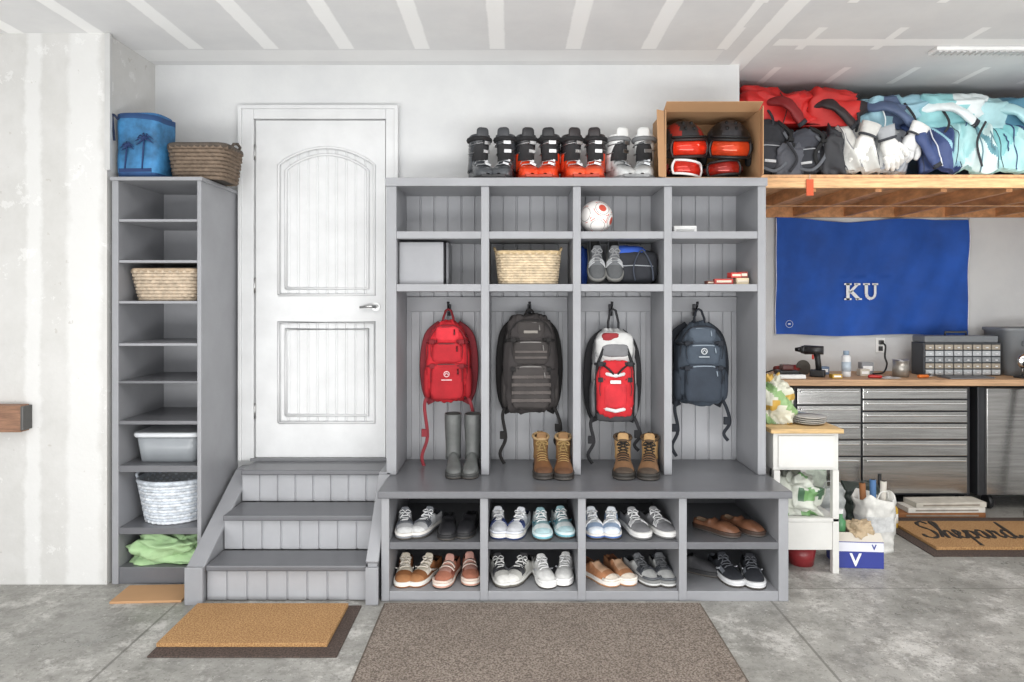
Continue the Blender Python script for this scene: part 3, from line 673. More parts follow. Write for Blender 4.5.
# ------------------------------------------------------------------ cubby contents
t=thing('soccer_ball','white soccer ball with red and black markings','ball',(.475,-.27,1.886))
g=G(); bmesh.ops.create_icosphere(g.bm,subdivisions=6,radius=.092,matrix=Matrix.Translation((0,0,.092)))
axs=[Vector(a).normalized() for a in ((.35,-1,.55),(-.8,-.6,.1),(.9,-.4,-.3),(0,-.8,-.7),(-.2,.3,1),(.4,.9,0),(-.6,.7,-.4))]
for f in g.bm.faces:
    c=(f.calc_center_median()-Vector((0,0,.092))).normalized(); f.smooth=True
    for i,a in enumerate(axs):
        d_=c.dot(a)
        if .90<d_<.915: f.material_index=2
        if d_>.97 and i%2==0: f.material_index=1
        if .845<d_<.868 and noise.noise(c*3)>.0: f.material_index=1
g.make('ball_skin',[plast('#e9e5e2',.4),plast('#c4503f',.4),plast('#8b8784',.4)],t)
t=thing('router_box','small white plastic electronics box','box',(.97,-.25,1.886))
G().box(-.065,.065,-.05,.05,0,.04,0,.006).make('case',plast('#e9e9e8'),t); G().box(-.05,.05,-.053,-.049,.008,.02,0,.002).make('front_plate',plast('#bfc0c0'),t)
t=thing('duffel_bag','blue and black sports duffel bag in locker cubby','bag',(.685,-.2,1.598))
g=G(); g.puff((.0,0,.1),(.14,.12,.1),.55,fn=lambda p:p*(1+.08*noise.noise(p*3)),seg=28,rng=18); g.make('bag_body',cloth('#26282e'),t)
g=G(); g.puff((-.03,-.02,.15),(.11,.085,.07),.6,fn=lambda p:p*(1+.1*noise.noise(p*3+Vector((4,0,0)))),seg=24,rng=14); g.make('bag_panel',cloth('#2f55b0'),t)
g=G(); g.tube(smooth_path([(.0,-.125,.02),(-.01,-.135,.1),(.04,-.11,.19),(.09,-.13,.1),(.1,-.125,.02)]),.008,6,flat=.5); g.make('strap',cloth('#3d4350'),t)
g=G(); g.tube([(-.1,-.124,.1),(0,-.128,.105),(.1,-.124,.1)],.003,6); g.make('zipper',cloth('#a0a4aa'),t)
t=thing('blue_jacket','folded bright blue jacket in locker cubby','clothing',(.412,-.1,1.598)) 
lump('jacket_body','','',(0,0,0),(.03,.05,.12),'#3057b4',5,parent=t)
for i,(x,z,w,h,c) in enumerate(((1.18,0,.1,.03,'#b6413a'),(1.285,0,.07,.035,'#d9c9a8'),(1.25,.036,.06,.03,'#c23c35'),(1.3,.036,.045,.035,'#8c3a32'),(1.12,0,.05,.02,'#7d4a3c'))):
    t=thing('small_carton',('red','cream','red','dark red','brown')[i]+' small cardboard carton on cubby shelf','box',(x,-.3+.01*i,1.598+z),.1*(i%3-1),'small cartons in cubby')
    G().box(-w/2,w/2,-.03,.03,0,h,0,.002).make('carton_body',plast(c,.6),t); G().box(-w/2*.8,w/2*.8,-.0315,-.0295,h*.3,h*.7).make('printed_band',plast('#e8dcc8',.6),t)
# ------------------------------------------------------------------ backpacks
def backpack(lbl,x,ztop,w,h,d,cb,cp,ct,cs,cz,kind,strapL=.35,seed=0,e=.45,tp=.2,cm=None,cweb=None):
    t=thing('backpack',lbl,'backpack',(x,yb-.035-d/2,ztop-h),.04*((seed%3)-1))
    off=Vector((seed*2.3,seed,0)); cweb=cweb or cs
    def f(p):
        zz=max(0,p.z)
        k=1-tp*zz**2.2-.05*max(0,-p.z); q=Vector((p.x*k,p.y*(1-.3*zz**1.5),p.z))
        cr=tri(p.z*1.9+noise.noise(p*1.6+off)*1.5)+.6*tri(p.x*2.3+p.z*1.2+noise.noise(p*2+off)*1.2)+.3*tri(p.z*5+p.x*2+noise.noise(p*3))
        return q*(1+.06*noise.noise(p*2.6+off)+.055*(cr-.9))
    def fs(p):
        cr=tri(p.z*1.5+p.x*.8+noise.noise(p*2+off)*1.4)+.4*tri(p.x*3+noise.noise(p*2.5+off))
        return p*(1+.05*noise.noise(p*2+off)+.045*(cr-.7))
    G().puff((0,0,h/2),(w/2,d/2,h/2),e,seg=64,rng=56,fn=f).make('main_compartment',cloth(cb),t)
    if kind=='tri':
        G().puff((0,-d*.40,h*.36),(w*.42,d*.2,h*.31),.45,seg=40,rng=28,fn=fs).make('front_pocket',cloth(cp),t)
        G().puff((0,-d*.52,h*.30),(w*.26,d*.12,h*.15),.5,seg=28,rng=16,fn=fs).make('lower_pocket',cloth('#c62c35'),t)
        G().puff((0,-d*.30,h*.82),(w*.43,d*.26,h*.16),.55,seg=40,rng=20,fn=fs).make('top_lid',cloth('#c9c9c8'),t)
        G().puff((0,-d*.50,h*.78),(w*.30,d*.1,h*.07),.5,seg=24,rng=12,fn=fs).make('mesh_pocket',cloth('#77777a'),t)
        G().puff((-w*.1,-d*.46,h*.92),(w*.2,d*.1,h*.05),.5,seg=24,rng=12,fn=fs).make('lid_panel',cloth('#8f2a30'),t)
        G().puff((0,-d*.36,h*.06),(w*.42,d*.16,h*.06),.5,seg=28,rng=14,fn=fs).make('bottom_panel',cloth('#39393c'),t)
        for zz in (.16,.54):
            G().tube([(-w*.36,-d*.52,h*zz),(0,-d*.66,h*(zz-.03)),(w*.36,-d*.52,h*zz)],.011,6,flat=.4,up=(0,-1,0)).make('white_band',cloth('#d9d9d9'),t)
        for s_ in (-1,1):
            g=G(); g.tube([(s_*w*.40,-d*.42,h*.06),(s_*w*.43,-d*.46,h*.36),(s_*w*.40,-d*.48,h*.62),(s_*w*.26,-d*.56,h*.80)],.009,8,flat=.4,up=(0,1,0)); g.make('vertical_strap',cloth('#1f1f21'),t)
            g=G(); g.tube([(s_*w*.38,-d*.5,h*.66),(s_*w*.15,-d*.62,h*.58),(0,-d*.64,h*.5)],.006,6); g.make('cross_strap',cloth('#1f1f21'),t)
    else:
        G().puff((0,-d*.42,h*.27),(w*.37,d*.2,h*.23),.4,seg=32,rng=20,fn=fs).make('front_pocket',cloth(cp),t)
        G().puff((0,-d*.36,h*.62),(w*.35,d*.2,h*.13),.45,seg=32,rng=16,fn=fs).make('middle_pocket',cloth(cm or ct),t)
        G().puff((0,-d*.24,h*.85),(w*.28,d*.22,h*.10),.5,seg=28,rng=14,fn=fs).make('top_pocket',cloth(ct),t)
    for s_ in (-1,1):
        g=G(); g.puff((s_*w*.45,-.01,h*.24),(w*.1,d*.34,h*.2),.7,seg=16,rng=12,fn=fs); g.make('side_pocket',cloth(cp if kind!='tri' else '#7a7a7d'),t)
        for zz in ((.44,.74) if kind!='tri' else (.45,.62)):
            g=G(); g.tube([(s_*w*.47,-d*.1,h*zz),(s_*w*.43,-d*.42,h*zz+.005),(s_*w*.22,-d*.58,h*zz+.01)],.008,6,flat=1,up=(0,0,1)); 
            g.box(s_*w*.33-.014,s_*w*.33+.014,-d*.62,-d*.5,h*zz-.006,h*zz+.02,0,.003); g.make('compression_strap',cloth(cs),t)
            g=G(); g.tube(smooth_path([(s_*w*.33,-d*.62,h*zz),(s_*w*.36,-d*.66,h*zz-.04),(s_*w*.34,-d*.64,h*zz-.08)],4),.005,6,flat=.4); g.make('strap_tail',cloth(cs),t)
        g=G(); xx=s_*w*.47
        sp=smooth_path([(s_*w*.2,d*.3,h*.97),(xx+s_*.005,d*.36,h*.82),(xx+s_*.03,d*.25,h*.5),(xx+s_*.02,d*.3,h*.15),(s_*w*.4,d*.2,-.02)],6)
        g.tube(sp,.022,8,flat=.25,up=(0,1,0)); g.make('shoulder_strap',cloth(cweb),t)
        g=G(); L=strapL*(1 if s_<0 else .7); xd=xx+s_*.015
        g.tube(smooth_path([(s_*w*.4,-.02,.05),(xd,-.03,-.02),(xd+.018,-.035,-L*.5),(xd-.015,-.03,-L*.8),(xd+.01,-.03,-L)],5),.011,6,flat=.25,up=(0,1,0)); 
        g.box(xd-.016,xd+.018,-.045,-.025,-L*.45-.022,-L*.45+.022,0,.003)
        g.make('webbing_strap',cloth(cweb),t)
    if kind!='tri':
        for cz_,rx,rz_,yy in ((h*.34,w*.31,h*.14,-d*.60),(h*.66,w*.28,h*.07,-d*.55),(h*.87,w*.2,h*.06,-d*.43)):
            P=[(rx*math.copysign(abs(math.cos(a))**.5,math.cos(a)),yy+.02*abs(math.cos(a))**3+.004,cz_+rz_*math.sin(a)**.6) for a in [pi*i/16 for i in range(17)]]
            g=G(); g.tube(P,.0045,6); g.make('zipper',M(cz,.4),t)
            G().tube([(rx*.8,yy-.004,cz_+rz_*.6),(rx*.82,yy-.014,cz_+rz_*.6-.03)],.004,6).make('zipper_pull',M(cz,.4),t)
    P=[]
    for i in range(25):
        a=-.3+(pi+.6)*i/24
        P.append((w*.44*math.copysign(abs(math.cos(a))**.55,math.cos(a))*(1-.5*tp*max(0,math.sin(a))**2),-d*.36,h*.5+h*.455*math.copysign(abs(math.sin(a))**.55,math.sin(a))))
    G().tube(P,.005,6).make('piping',cloth(cs if kind!='tri' else '#8a8a8c'),t)
    if kind=='webbing':
        for i in range(4):
            zz=h*(.12+.08*i); g=G(); g.box(-w*.35,w*.35,-d*.65,-d*.6,zz,zz+.018,0,.003)
            for k in range(6): g.box(-w*.35+k*w*.14-.003,-w*.35+k*w*.14+.003,-d*.67,-d*.6,zz-.001,zz+.019)
            g.make('webbing_row',cloth('#57514f'),t)
        for i in range(2):
            zz=h*(.56+.06*i); G().box(-w*.3,w*.3,-d*.60,-d*.52,zz,zz+.014,0,.003).make('webbing_row',cloth('#57514f'),t)
        G().box(-.04,.04,-d*.48,-d*.42,h*.82,h*.85,0,.003).make('name_patch',cloth('#8d8882'),t)
    if kind=='patch':
        g=G(); yy=-d*.62; zc=h*.66
        g.tube([(.016*math.cos(a),yy,zc+.016*math.sin(a)) for a in [2*pi*i/16 for i in range(16)]],.003,6,closed=True); g.tube([(-.01,yy,zc-.006),(0,yy-.002,zc+.008),(.01,yy,zc-.006)],.003,6); g.make('emblem',cloth('#d0d4d8'),t)
        G().box(-.03,.03,yy,yy+.02,h*.585,h*.60,0,.002).make('logo_patch',cloth('#aab2ba'),t)
    if kind=='tri':
        G().box(-.03,.03,-d*.685,-d*.685+.02,h*.425,h*.46,0,.003).make('logo_patch',cloth('#dcdcdc'),t)
    if kind=='loop':
        g=G(); yy=-d*.645; zc=h*.36
        g.tube([(.015*math.cos(a),yy,zc+.015*math.sin(a)) for a in [2*pi*i/16 for i in range(16)]],.003,6,closed=True); g.tube([(-.01,yy,zc-.005),(0,yy-.002,zc+.008),(.01,yy,zc-.005)],.003,6); g.make('emblem',cloth('#e4b9bb'),t)
        G().box(-.03,.03,yy,yy+.02,h*.28,h*.295,0,.002).make('logo_patch',cloth('#e4b9bb'),t)
    g=G(); a=h*.95; dz=HZ-.01-(ztop-h)
    g.tube([(-.028,0,a),(-.03,.0,(a+dz)/2),(-.015,.01,dz+.004),(.0,.012,dz+.012),(.015,.01,dz+.004),(.03,0,(a+dz)/2),(.028,0,a)],.007,6); g.make('haul_loop',cloth(cs),t)
    return t
backpack('bright red hiking backpack hanging from locker hook',-.37,1.385,.255,.46,.17,'#bd1f2a','#a51a24','#cf2f3a','#7a1a22','#4c0c10','loop',.4,1,.5,.45,'#b0202a','#8a3038')
backpack('black tactical backpack with webbing rows',.103,1.42,.305,.55,.19,'#332f2f','#3d3938','#3a3635','#1d1b1b','#7b7876','webbing',.3,2,.34,.25)
backpack('red and white hiking backpack with side pockets',.586,1.34,.25,.52,.2,'#b3b3b3','#bf222b','#c22a33','#2d2d30','#e4e4e4','tri',.25,3,.5,.3)
backpack('navy gray hiking daypack hanging from locker hook',1.086,1.38,.285,.47,.18,'#3d4651','#323a45','#4d5763','#22262e','#8a96a2','patch',.3,4,.5,.45,'#454f5b')
# ------------------------------------------------------------------ mats
def rugmat(a,b,s=120,bs=220):
    m,nt,bsd,v=base('woven_mat'); bsd.inputs['Roughness'].default_value=.95
    c=mixc(nt,ramp(nt,noi(nt,v,s,3),.4,.6),lin(a),lin(b)); c=mixc(nt,mth(nt,'MULTIPLY',ramp(nt,noi(nt,v,4,4),.4,.7),.25),c,lin(a))
    nt.links.new(c,bsd.inputs['Base Color']); bumpn(nt,bsd,noi(nt,v,bs,2),.8,.006); return m
t=thing('floor_mat','large brown tufted entry mat in front of bench','mat',(.15,-1.3,0))
G().box(-.785,.785,-.56,.56,0,.006,0,.002).make('mat_backing',rugmat('#5b5149','#6f645b'),t)
G().box(-.775,.775,-.55,.55,.006,.013,0,.004).make('mat_pile',rugmat('#5b5048','#978c82',130,150),t)
def coir(lbl,loc,w,d,uw,ud,ux,uy):
    t=thing('doormat',lbl,'doormat',loc)
    G().box(ux-uw/2,ux+uw/2,uy-ud/2,uy+ud/2,0,.008,0,.002).make('under_mat',rugmat('#3b322f','#5d4e46'),t)
    G().box(-w/2,w/2,-d/2,d/2,.008,.026,0,.004).make('coir_pile',rugmat('#8f6840','#c09868',150,200),t)
    return t
c1=coir('tan coir doormat on a dark mat before steps',(-1.17,-.985,0),.74,.40,.80,.49,.03,-.03)
c2=coir('coir doormat with black script lettering on brown mat',(3.15,.235,0),1.2,.5,1.38,.72,.02,.02)
strokes=[
 [(1.45,2.0),(1.15,2.35),(.7,2.2),(.55,1.75),(.85,1.35),(1.15,.95),(1.05,.3),(.55,0),(.05,.2),(0,.55)],
 [(1.3,.1),(1.75,.9),(2.15,2.0),(2.05,2.4),(1.85,2.1),(1.8,1.0),(1.75,0),(1.85,.55),(2.2,1.0),(2.42,.8),(2.38,.2),(2.6,0),(2.95,.45),(3.2,.85),(3.0,1.1),(2.8,.7),(2.95,.1),(3.3,.05),(3.65,.6),(3.8,1.05)],
 [(3.8,1.05),(3.7,.2),(3.55,-1.0)],[(3.7,.5),(4.0,1.0),(4.35,.85),(4.3,.25),(3.95,.0),(3.72,.2)],
 [(5.25,.95),(4.95,1.08),(4.65,.75),(4.65,.2),(4.95,.0),(5.2,.5),(5.27,.95),(5.25,.2),(5.45,.0),(5.75,.5),(5.85,1.1)],
 [(5.85,1.1),(5.98,.85),(6.25,.95),(6.2,.4),(6.35,.05),(6.65,.25)],
 [(7.4,.95),(7.1,1.08),(6.8,.75),(6.8,.2),(7.1,.0),(7.38,.5),(7.6,2.3)],[(7.58,2.2),(7.42,.9),(7.42,.2),(7.65,0),(8.0,.35)]]
g=G()
for s_ in strokes:
    P=smooth_path([((x+.28*y)*.076-.555,(y-.65)*.135,.0265) for x,y in s_],6)
    rr=[.009+.006*abs(math.sin(i*.35)) for i in range(len(P))]
    g.tube(P,rr,6,flat=.2,up=(0,0,1))
g.make('lettering',plast('#2a2420',.9),c2)
# ------------------------------------------------------------------ left wood block
t=thing('wall_bracket','short reddish wood rail with metal end plate on wall','wood block',(-2.62,-.5,.89))
G().box(-.3,.06,-.07,-.001,-.07,.07,0,.005).make('wood_rail',wood('#8e6a54',(3,20,20)),t)
G().box(.06,.075,-.072,-.001,-.06,.065,0,.003).make('end_plate',metal('#6b6a69',.5),t)
G().cyl((-.1,-.07,.02),(-.1,-.074,.02),.01,n=10).make('screw',CH,t)
# ------------------------------------------------------------------ loft
OSB=wood('#cc9c70',(6,2,6)); OSB2=wood('#c58f62',(6,2,6))
t=thing('storage_loft','orange pine storage loft holding winter clothing','loft shelf')
G().box(1.40,4.29,.015,1.345,2.25,2.268,0,.001).make('plywood_deck',OSB,t)
G().box(1.40,4.29,.02,.058,2.19,2.25,0,.002).make('front_beam',wood('#dcae7e',(2,20,20)),t)
G().box(1.40,4.29,1.307,1.345,2.165,2.25,0,.002).make('ledger',OSB2,t)
for i in range(8):
    x=1.42+i*.4; G().box(x,x+.038,.058,1.307,2.17,2.25,0,.002).make('joist',OSB2,t)
G().box(1.48,4.29,.66,.70,2.165,2.17,0,.001).make('brace',OSB,t)
t=thing('hang_tag','small orange tag hanging from loft beam','tag',(1.80,.012,2.14))
G().box(-.022,.022,-.003,.003,0,.1,0,.002).make('tag_card',plast('#c8552d'),t); G().tube([(0,0,.1),(0,-.002,.13)],.0015,5).make('tag_string',cloth('#dddddd'),t)
CG='winter clothing piled on the loft'
LZ=2.269
def mcl(c,r=.6): return M(c,r,0,.12,6,.3,140)
def wr_tube(P,r0,seed,mat,t,name='sleeve',flat=.55):
    k_=len(P); g=G(); rr_=[r0*(1-.28*i/k_)*(1+.14*(tri(i*.23+seed*.3)-.5)) for i in range(k_)]
    g.tube(P,rr_,20,flat=flat,up=(0,-.7,.7))
    for v in g.bm.verts: v.co+=Vector((noise.noise(v.co*16),noise.noise(v.co*16+Vector((5,5,5))),noise.noise(v.co*16+Vector((9,0,2)))))*.012
    g.make(name,mat,t)
def heap(name,lbl,x,y,z,r,c,seed,c2=None,band=None,sleeves=(),straps=(),zip_=None,rz=0,fold=.24,cat='clothing',rough=.6,cst='#2a2b30'):
    t=thing(name,lbl,cat,(x,y,z),rz,CG)
    mats=[mcl(c,rough),mcl(c2 or c,rough)]
    bb=band or (lambda p:p.x>.05)
    lump('garment_body','','',(0,0,0),r,c,seed,fold,parent=t,mats=mats,mf=(lambda p:1 if bb(p) else 0) if c2 else None,e=.42,flatb=.65,freq=1.7,fine=.12)
    for i,s_ in enumerate(sleeves):
        P=smooth_path(s_,8); wr_tube(P,.052,seed+i,mats[1] if i==0 else mats[0],t)
        a=P[-1]; d_=(P[-1]-P[-3]).normalized(); G().tube([a-d_*.012,a+d_*.014],.040,14,flat=.6,up=(0,-.7,.7)).make('cuff',cloth('#2b2d33'),t)
    for s_ in straps: G().tube(smooth_path(s_,6),.009,6,flat=.3,up=(0,1,0)).make('strap',cloth(cst),t)
    if zip_: G().tube(smooth_path(zip_[1:],6),.004,6).make('zipper',plast(zip_[0],.4),t)
    return t
def drape(name,lbl,x,w,zt,c,seed,c2=None,c3=None,yf=.05,y0=.3,lean=0,hem=.03,sleeve=None,zip_=None,z0=LZ,straps=(),pocket=None):
    t=thing(name,lbl,'clothing',(x,0,z0),0,CG); rr=random.Random(seed*7+3)
    path=smooth_path([(0,y0+.18,zt*.86),(0,y0+.05,zt),(0,yf+.10,zt*.93),(0,yf+.03,zt*.68),(0,yf+.005,zt*.38),(0,yf,hem+.005)],8)
    n=44; secs=[]; m=len(path)
    ph=[rr.uniform(0,1) for _ in range(4)]; sl=rr.uniform(-1.2,1.2)
    for i,p in enumerate(path):
        v=i/(m-1); row=[];back=[]
        wd=w*(.88+.12*math.sin(v*3+seed)+.08*noise.noise(Vector((v*3,seed,0))))
        for j in range(n+1):
            u=-1+2*j/n
            wv=noise.noise(Vector((u*1.1,v*1.8,seed)))
            fd=(tri(u*.9+ph[0]+wv*.9+v*sl)-.5)*.045+(tri(u*1.9+v*1.8*(1 if seed%2 else -1)+ph[1]+wv*1.2)-.5)*.02+(tri(v*3.0+u*1.0+ph[2]+wv)-.5)*.014
            fd*=(.5+.5*v); ex=1-abs(u)**6*.3
            X=u*wd/2+lean*v+.014*noise.noise(Vector((u*2,v*3,seed+4))); Y=p.y-fd*ex+.03*abs(u)**5; Z=p.z+fd*.35+(.04*noise.noise(Vector((u*1.2,0,seed)))*v**4)
            Z-=.03*abs(u)**3*(1-v)
            if i<m*.35: Z+=fd*.6
            Z=max(Z,.004)
            row.append((X,max(Y,.022),Z)); back.append((X,max(Y,.022)+.03,max(Z-.018,.003)))
        secs.append(row+back[::-1])
    def mf(i,j):
        jj=j if j<=n else 2*n+1-j; u=-1+2*jj/n; v=i/(m-1)
        if c3 and abs(u*.5-v*.9+.3+.1*math.sin(seed))<.06: return 2
        if c2 and (u*.35+v*.9>(.6 if seed%2 else .45)): return 1
        return 0
    G().loft(secs,mf).make('garment_body',[mcl(c),mcl(c2 or c),mcl(c3 or c)],t)
    jz=n//2+(3 if seed%2 else -4)
    if zip_:
        G().tube([Vector(secs[i][jz])+Vector((0,-.003,.002)) for i in range(6,m)],.004,6).make('zipper',plast(zip_,.4),t)
        j2=jz+11 if seed%2 else jz-10
        G().tube([Vector(secs[i][j2+(i-int(m*.6))//3])+Vector((0,-.003,.002)) for i in range(int(m*.55),int(m*.8))],.0035,6).make('pocket_zipper',plast(zip_,.4),t)
    for jj in (3,n-3): G().tube([Vector(secs[i][jj])+Vector((0,-.002,.001)) for i in range(8,m)],.0022,5).make('seam',cloth('#3a4152' if c2 else '#77797c'),t)
    if sleeve:
        P=smooth_path(sleeve,8); wr_tube(P,.046,seed,mcl(c2 or c),t)
        a=P[-1]; d_=(P[-1]-P[-3]).normalized(); G().tube([a-d_*.012,a+d_*.014],.037,14,flat=.6,up=(0,-.7,.7)).make('cuff',cloth('#2b2d33'),t)
    for s_ in straps:
        G().tube(smooth_path(s_,6),.008,6,flat=.3,up=(0,1,0)).make('strap',cloth('#2a2b30'),t)
    return t
def gearbag(lbl,x,y,z,w,d,h,c,cp,cs,seed,rz=0,name='gear_bag',ry_=0):
    t=thing(name,lbl,'bag',(x,y,z),rz,'gear bags on the loft'); t.rotation_euler=(0,ry_,rz); off=Vector((seed*2.1,seed,1))
    def f(p):
        cr=tri(p.z*1.3+p.x*.7+noise.noise(p*1.6+off)*1.5)+.7*tri(p.x*1.8-p.z*1.2+noise.noise(p*2+off)*1.4)
        return p*(1+.10*noise.noise(p*1.4+off)+.07*(cr-.85))
    G().puff((0,0,h/2),(w/2,d/2,h/2),.5,seg=64,rng=48,fn=f).make('bag_body',cloth(c),t)
    G().puff((w*.05,-d*.42,h*.36),(w*.34,d*.14,h*.24),.45,seg=36,rng=20,fn=f).make('front_pocket',cloth(cp),t)
    P=[(w*.05+w*.27*math.copysign(abs(math.cos(a))**.5,math.cos(a)),-d*.58,h*.44+h*.1*math.sin(a)**.6) for a in [pi*i/14 for i in range(15)]]
    G().tube(P,.004,6).make('zipper',plast('#9a9da2',.4),t)
    for s_,dx in ((-1,.0),(1,.04)):
        g=G(); g.tube(smooth_path([(s_*w*.2,-d*.35,h*1.0),(s_*w*.31+dx,-d*.56,h*.75),(s_*w*.22,-d*.62,h*.4),(s_*w*.34,-d*.56,h*.08)],5),.012,8,flat=.3,up=(0,1,0)); g.box(s_*w*.29+dx-.018,s_*w*.29+dx+.018,-d*.68,-d*.58,h*.62,h*.69,0,.004); g.make('buckle_strap',cloth(cs),t)
    G().tube(smooth_path([(w*.3,-d*.5,h*.8),(w*.5,-d*.6,h*.5),(w*.35,-d*.66,h*.25),(w*.1,-d*.66,.03),(-w*.2,-d*.64,.05)],6),.010,8,flat=.3,up=(0,1,0)).make('loose_strap',cloth('#5a5d63'),t)
    G().box(-w*.12,w*.14,-d*.60,-d*.5,h*.24,h*.29,0,.003).make('label_patch',cloth('#b9babc'),t)
    return t
def glove(lbl,x,y,z,rx,ry_,rz,c,cc,sc_=1):
    t=thing('ski_glove',lbl,'glove',(x,y,z),0,'ski gloves on the loft',sc_); t.rotation_euler=(rx,ry_,rz)
    g=G(); g.puff((0,0,0),(.052,.03,.06),.7,seg=20,rng=14,fn=lambda p:p*(1+.12*(tri(p.z*2+.2)-.5))); g.make('palm',mcl(c),t)
    for i,(xo,L) in enumerate(((-.039,.07),(-.013,.085),(.013,.082),(.038,.065))):
        g=G(); P=smooth_path([(xo,0,-.045),(xo*1.1,-.012,-.045-L*.5),(xo*1.15,.002+.006*i,-.045-L)],5)
        g.tube(P,[.0165*(1+.14*math.sin(k*1.6))*(1 if k<len(P)-2 else .75) for k in range(len(P))],12); g.puff(P[-1],(.013,.013,.013),1,seg=12,rng=8); g.make('finger',mcl(c),t)
    g=G(); P=smooth_path([(.045,0,.01),(.072,-.008,-.03),(.078,-.01,-.065)],5); g.tube(P,[.019*(1 if k<len(P)-2 else .8) for k in range(len(P))],12); g.puff(P[-1],(.015,.015,.015),1,seg=12,rng=8); g.make('thumb',mcl(c),t)
    g=G(); g.tube([(0,0,.05),(0,0,.065),(0,0,.10),(0,0,.135)],[.042,.05,.056,.062],20,flat=.62,up=(0,1,0)); g.make('gauntlet',mcl(cc),t)
    G().tube([(math.cos(a)*.05,math.sin(a)*.033,.058) for a in [2*pi*i/20 for i in range(20)]],.008,6,closed=True).make('wrist_strap',cloth('#3a3c42'),t)
    return t
heap('snow_pants','dark rolled snow pants under red jackets',1.84,.50,LZ,(.40,.14,.24),'#2d2e34',25)
heap('snow_pants','blue gray rolled snow pants under aqua jackets',2.70,.52,LZ,(.42,.14,.23),'#56708c',26)
heap('snow_pants','navy rolled snow pants at end of loft',3.42,.52,LZ,(.3,.14,.23),'#2b4470',27)
heap('ski_jacket','bright red ski jacket heaped over black bags',1.67,.30,LZ+.335,(.22,.17,.14),'#c3211f',3,'#7a1518',lambda p:p.x<-.15 and p.z<.02,[[(-.1,-.1,.16),(.02,-.2,.12),(.12,-.2,.0)]],[[(-.12,-.16,.14),(-.06,-.2,.02),(-.1,-.19,-.1)]],('#3a0d0f',(.0,-.16,.20),(.03,-.19,.1),(.0,-.2,-.01)))
heap('ski_jacket','dark red puffer jacket heaped beside red jacket',2.02,.32,LZ+.325,(.21,.17,.145),'#ba2420',4,'#2a2022',lambda p:p.x>.14,[[(-.16,-.08,.15),(-.04,-.19,.13),(.1,-.2,.0)]],[[(.1,-.15,.16),(.13,-.2,.05),(.1,-.2,-.08)]])
heap('ski_jacket','dark blue jacket peeking beside red jacket',1.475,.30,LZ+.30,(.075,.14,.14),'#2f4a86',18)
heap('ski_jacket','light blue and gray jacket heaped on pile',2.40,.32,LZ+.315,(.22,.16,.125),'#8fb6c4',10,'#4b5a78',lambda p:abs(p.x-.02+p.z*.4)<.05,[[(-.16,-.1,.15),(-.04,-.19,.12),(.1,-.2,.0)]],[[(.06,-.15,.16),(.1,-.2,.04),(.04,-.2,-.06)]],('#e8eeee',(-.1,-.16,.16),(-.08,-.19,.05),(-.1,-.2,-.04)))
heap('ski_jacket','light aqua winter jacket heaped on pile',2.75,.32,LZ+.32,(.22,.16,.13),'#8cc2c6',11,'#dbe2e3',lambda p:p.x*.9+p.z>.10,[[(-.18,-.1,.14),(-.02,-.19,.12),(.12,-.2,.02)]],[[(-.08,-.15,.15),(-.04,-.2,.02),(-.1,-.2,-.08)]],('#31486e',(.06,-.16,.17),(.08,-.19,.06),(.05,-.2,-.04)))
heap('ski_jacket','navy and aqua jacket heaped at pile end',3.10,.33,LZ+.31,(.22,.16,.13),'#4f7f95',12,'#a6cbd0',lambda p:p.x<-.02,[[(-.1,-.1,.15),(.04,-.19,.11),(.14,-.2,.0)]])
heap('ski_jacket','blue and white jacket heaped by end wall',3.45,.34,LZ+.30,(.2,.16,.13),'#2f5590',13,'#cfd8de',lambda p:p.x>.06)
gearbag('black padded gear bag with straps on the loft',1.56,.17,LZ,.28,.19,.35,'#2a2b30','#35363c','#141416',1,.1,ry_=.06)
gearbag('charcoal ski boot bag with buckles on the loft',1.82,.16,LZ,.25,.18,.30,'#40424a','#32343a','#17181a',2,-.15,'boot_bag',ry_=-.1)
heap('ski_pants','dark gray ski pants slumped between bags',1.70,.10,LZ,(.09,.05,.12),'#4a4c54',33,None,None,[],[[(-.03,-.07,.2),(.03,-.07,.1),(-.01,-.06,.02)]])
heap('ski_pants','black ski pants slumped beside boot bag',1.965,.14,LZ,(.075,.09,.17),'#26272c',34)
drape('snow_pants','white quilted snow pants draped over pile edge',2.12,.24,.36,'#d6d5d1',6,'#c5c5c1',None,y0=.28,zip_='#8f9094',lean=.03)
drape('ski_jacket','light gray ski jacket behind white gloves',2.37,.26,.35,'#bfc0c0',7,'#8d9096',None,yf=.09,y0=.3,zip_='#44464b',lean=-.03)
glove('white padded ski glove hanging over pile',2.15,.058,LZ+.19,.15,.3,.1,'#e2e1dd','#c9c8c4',1.0)
glove('white and gray ski glove lying on pile',2.31,.06,LZ+.17,.1,-.3,-.1,'#d6d6d3','#9fa2a6',1.0)
glove('light gray ski glove with white cuff',2.44,.07,LZ+.2,.1,.5,.1,'#c9caca','#e0e0de',.95)
drape('ski_jacket','navy ski jacket with light blue stripes',2.61,.30,.35,'#28365f',8,'#31426f','#8fb9c9',zip_='#d4d8de',lean=.02,sleeve=[(-.12,.2,.34),(-.12,.06,.25),(-.08,.035,.15),(-.03,.03,.06)])
drape('ski_jacket','pale teal ski jacket spilling over pile',2.87,.34,.37,'#a3cdcf',9,'#c4d9d9','#5f8f9a',zip_='#5f7f8a',lean=-.03,straps=[((.02,.05,.33),(-.05,.025,.2),(-.02,.025,.05))])
drape('ski_pants','aqua ski pants draped over pile edge',3.13,.30,.35,'#7fbcc0',12,'#a9d3d3','#2a3d68',zip_='#2a3d68',lean=-.02,straps=[((.05,.05,.3),(.08,.025,.18),(.04,.025,.04))])
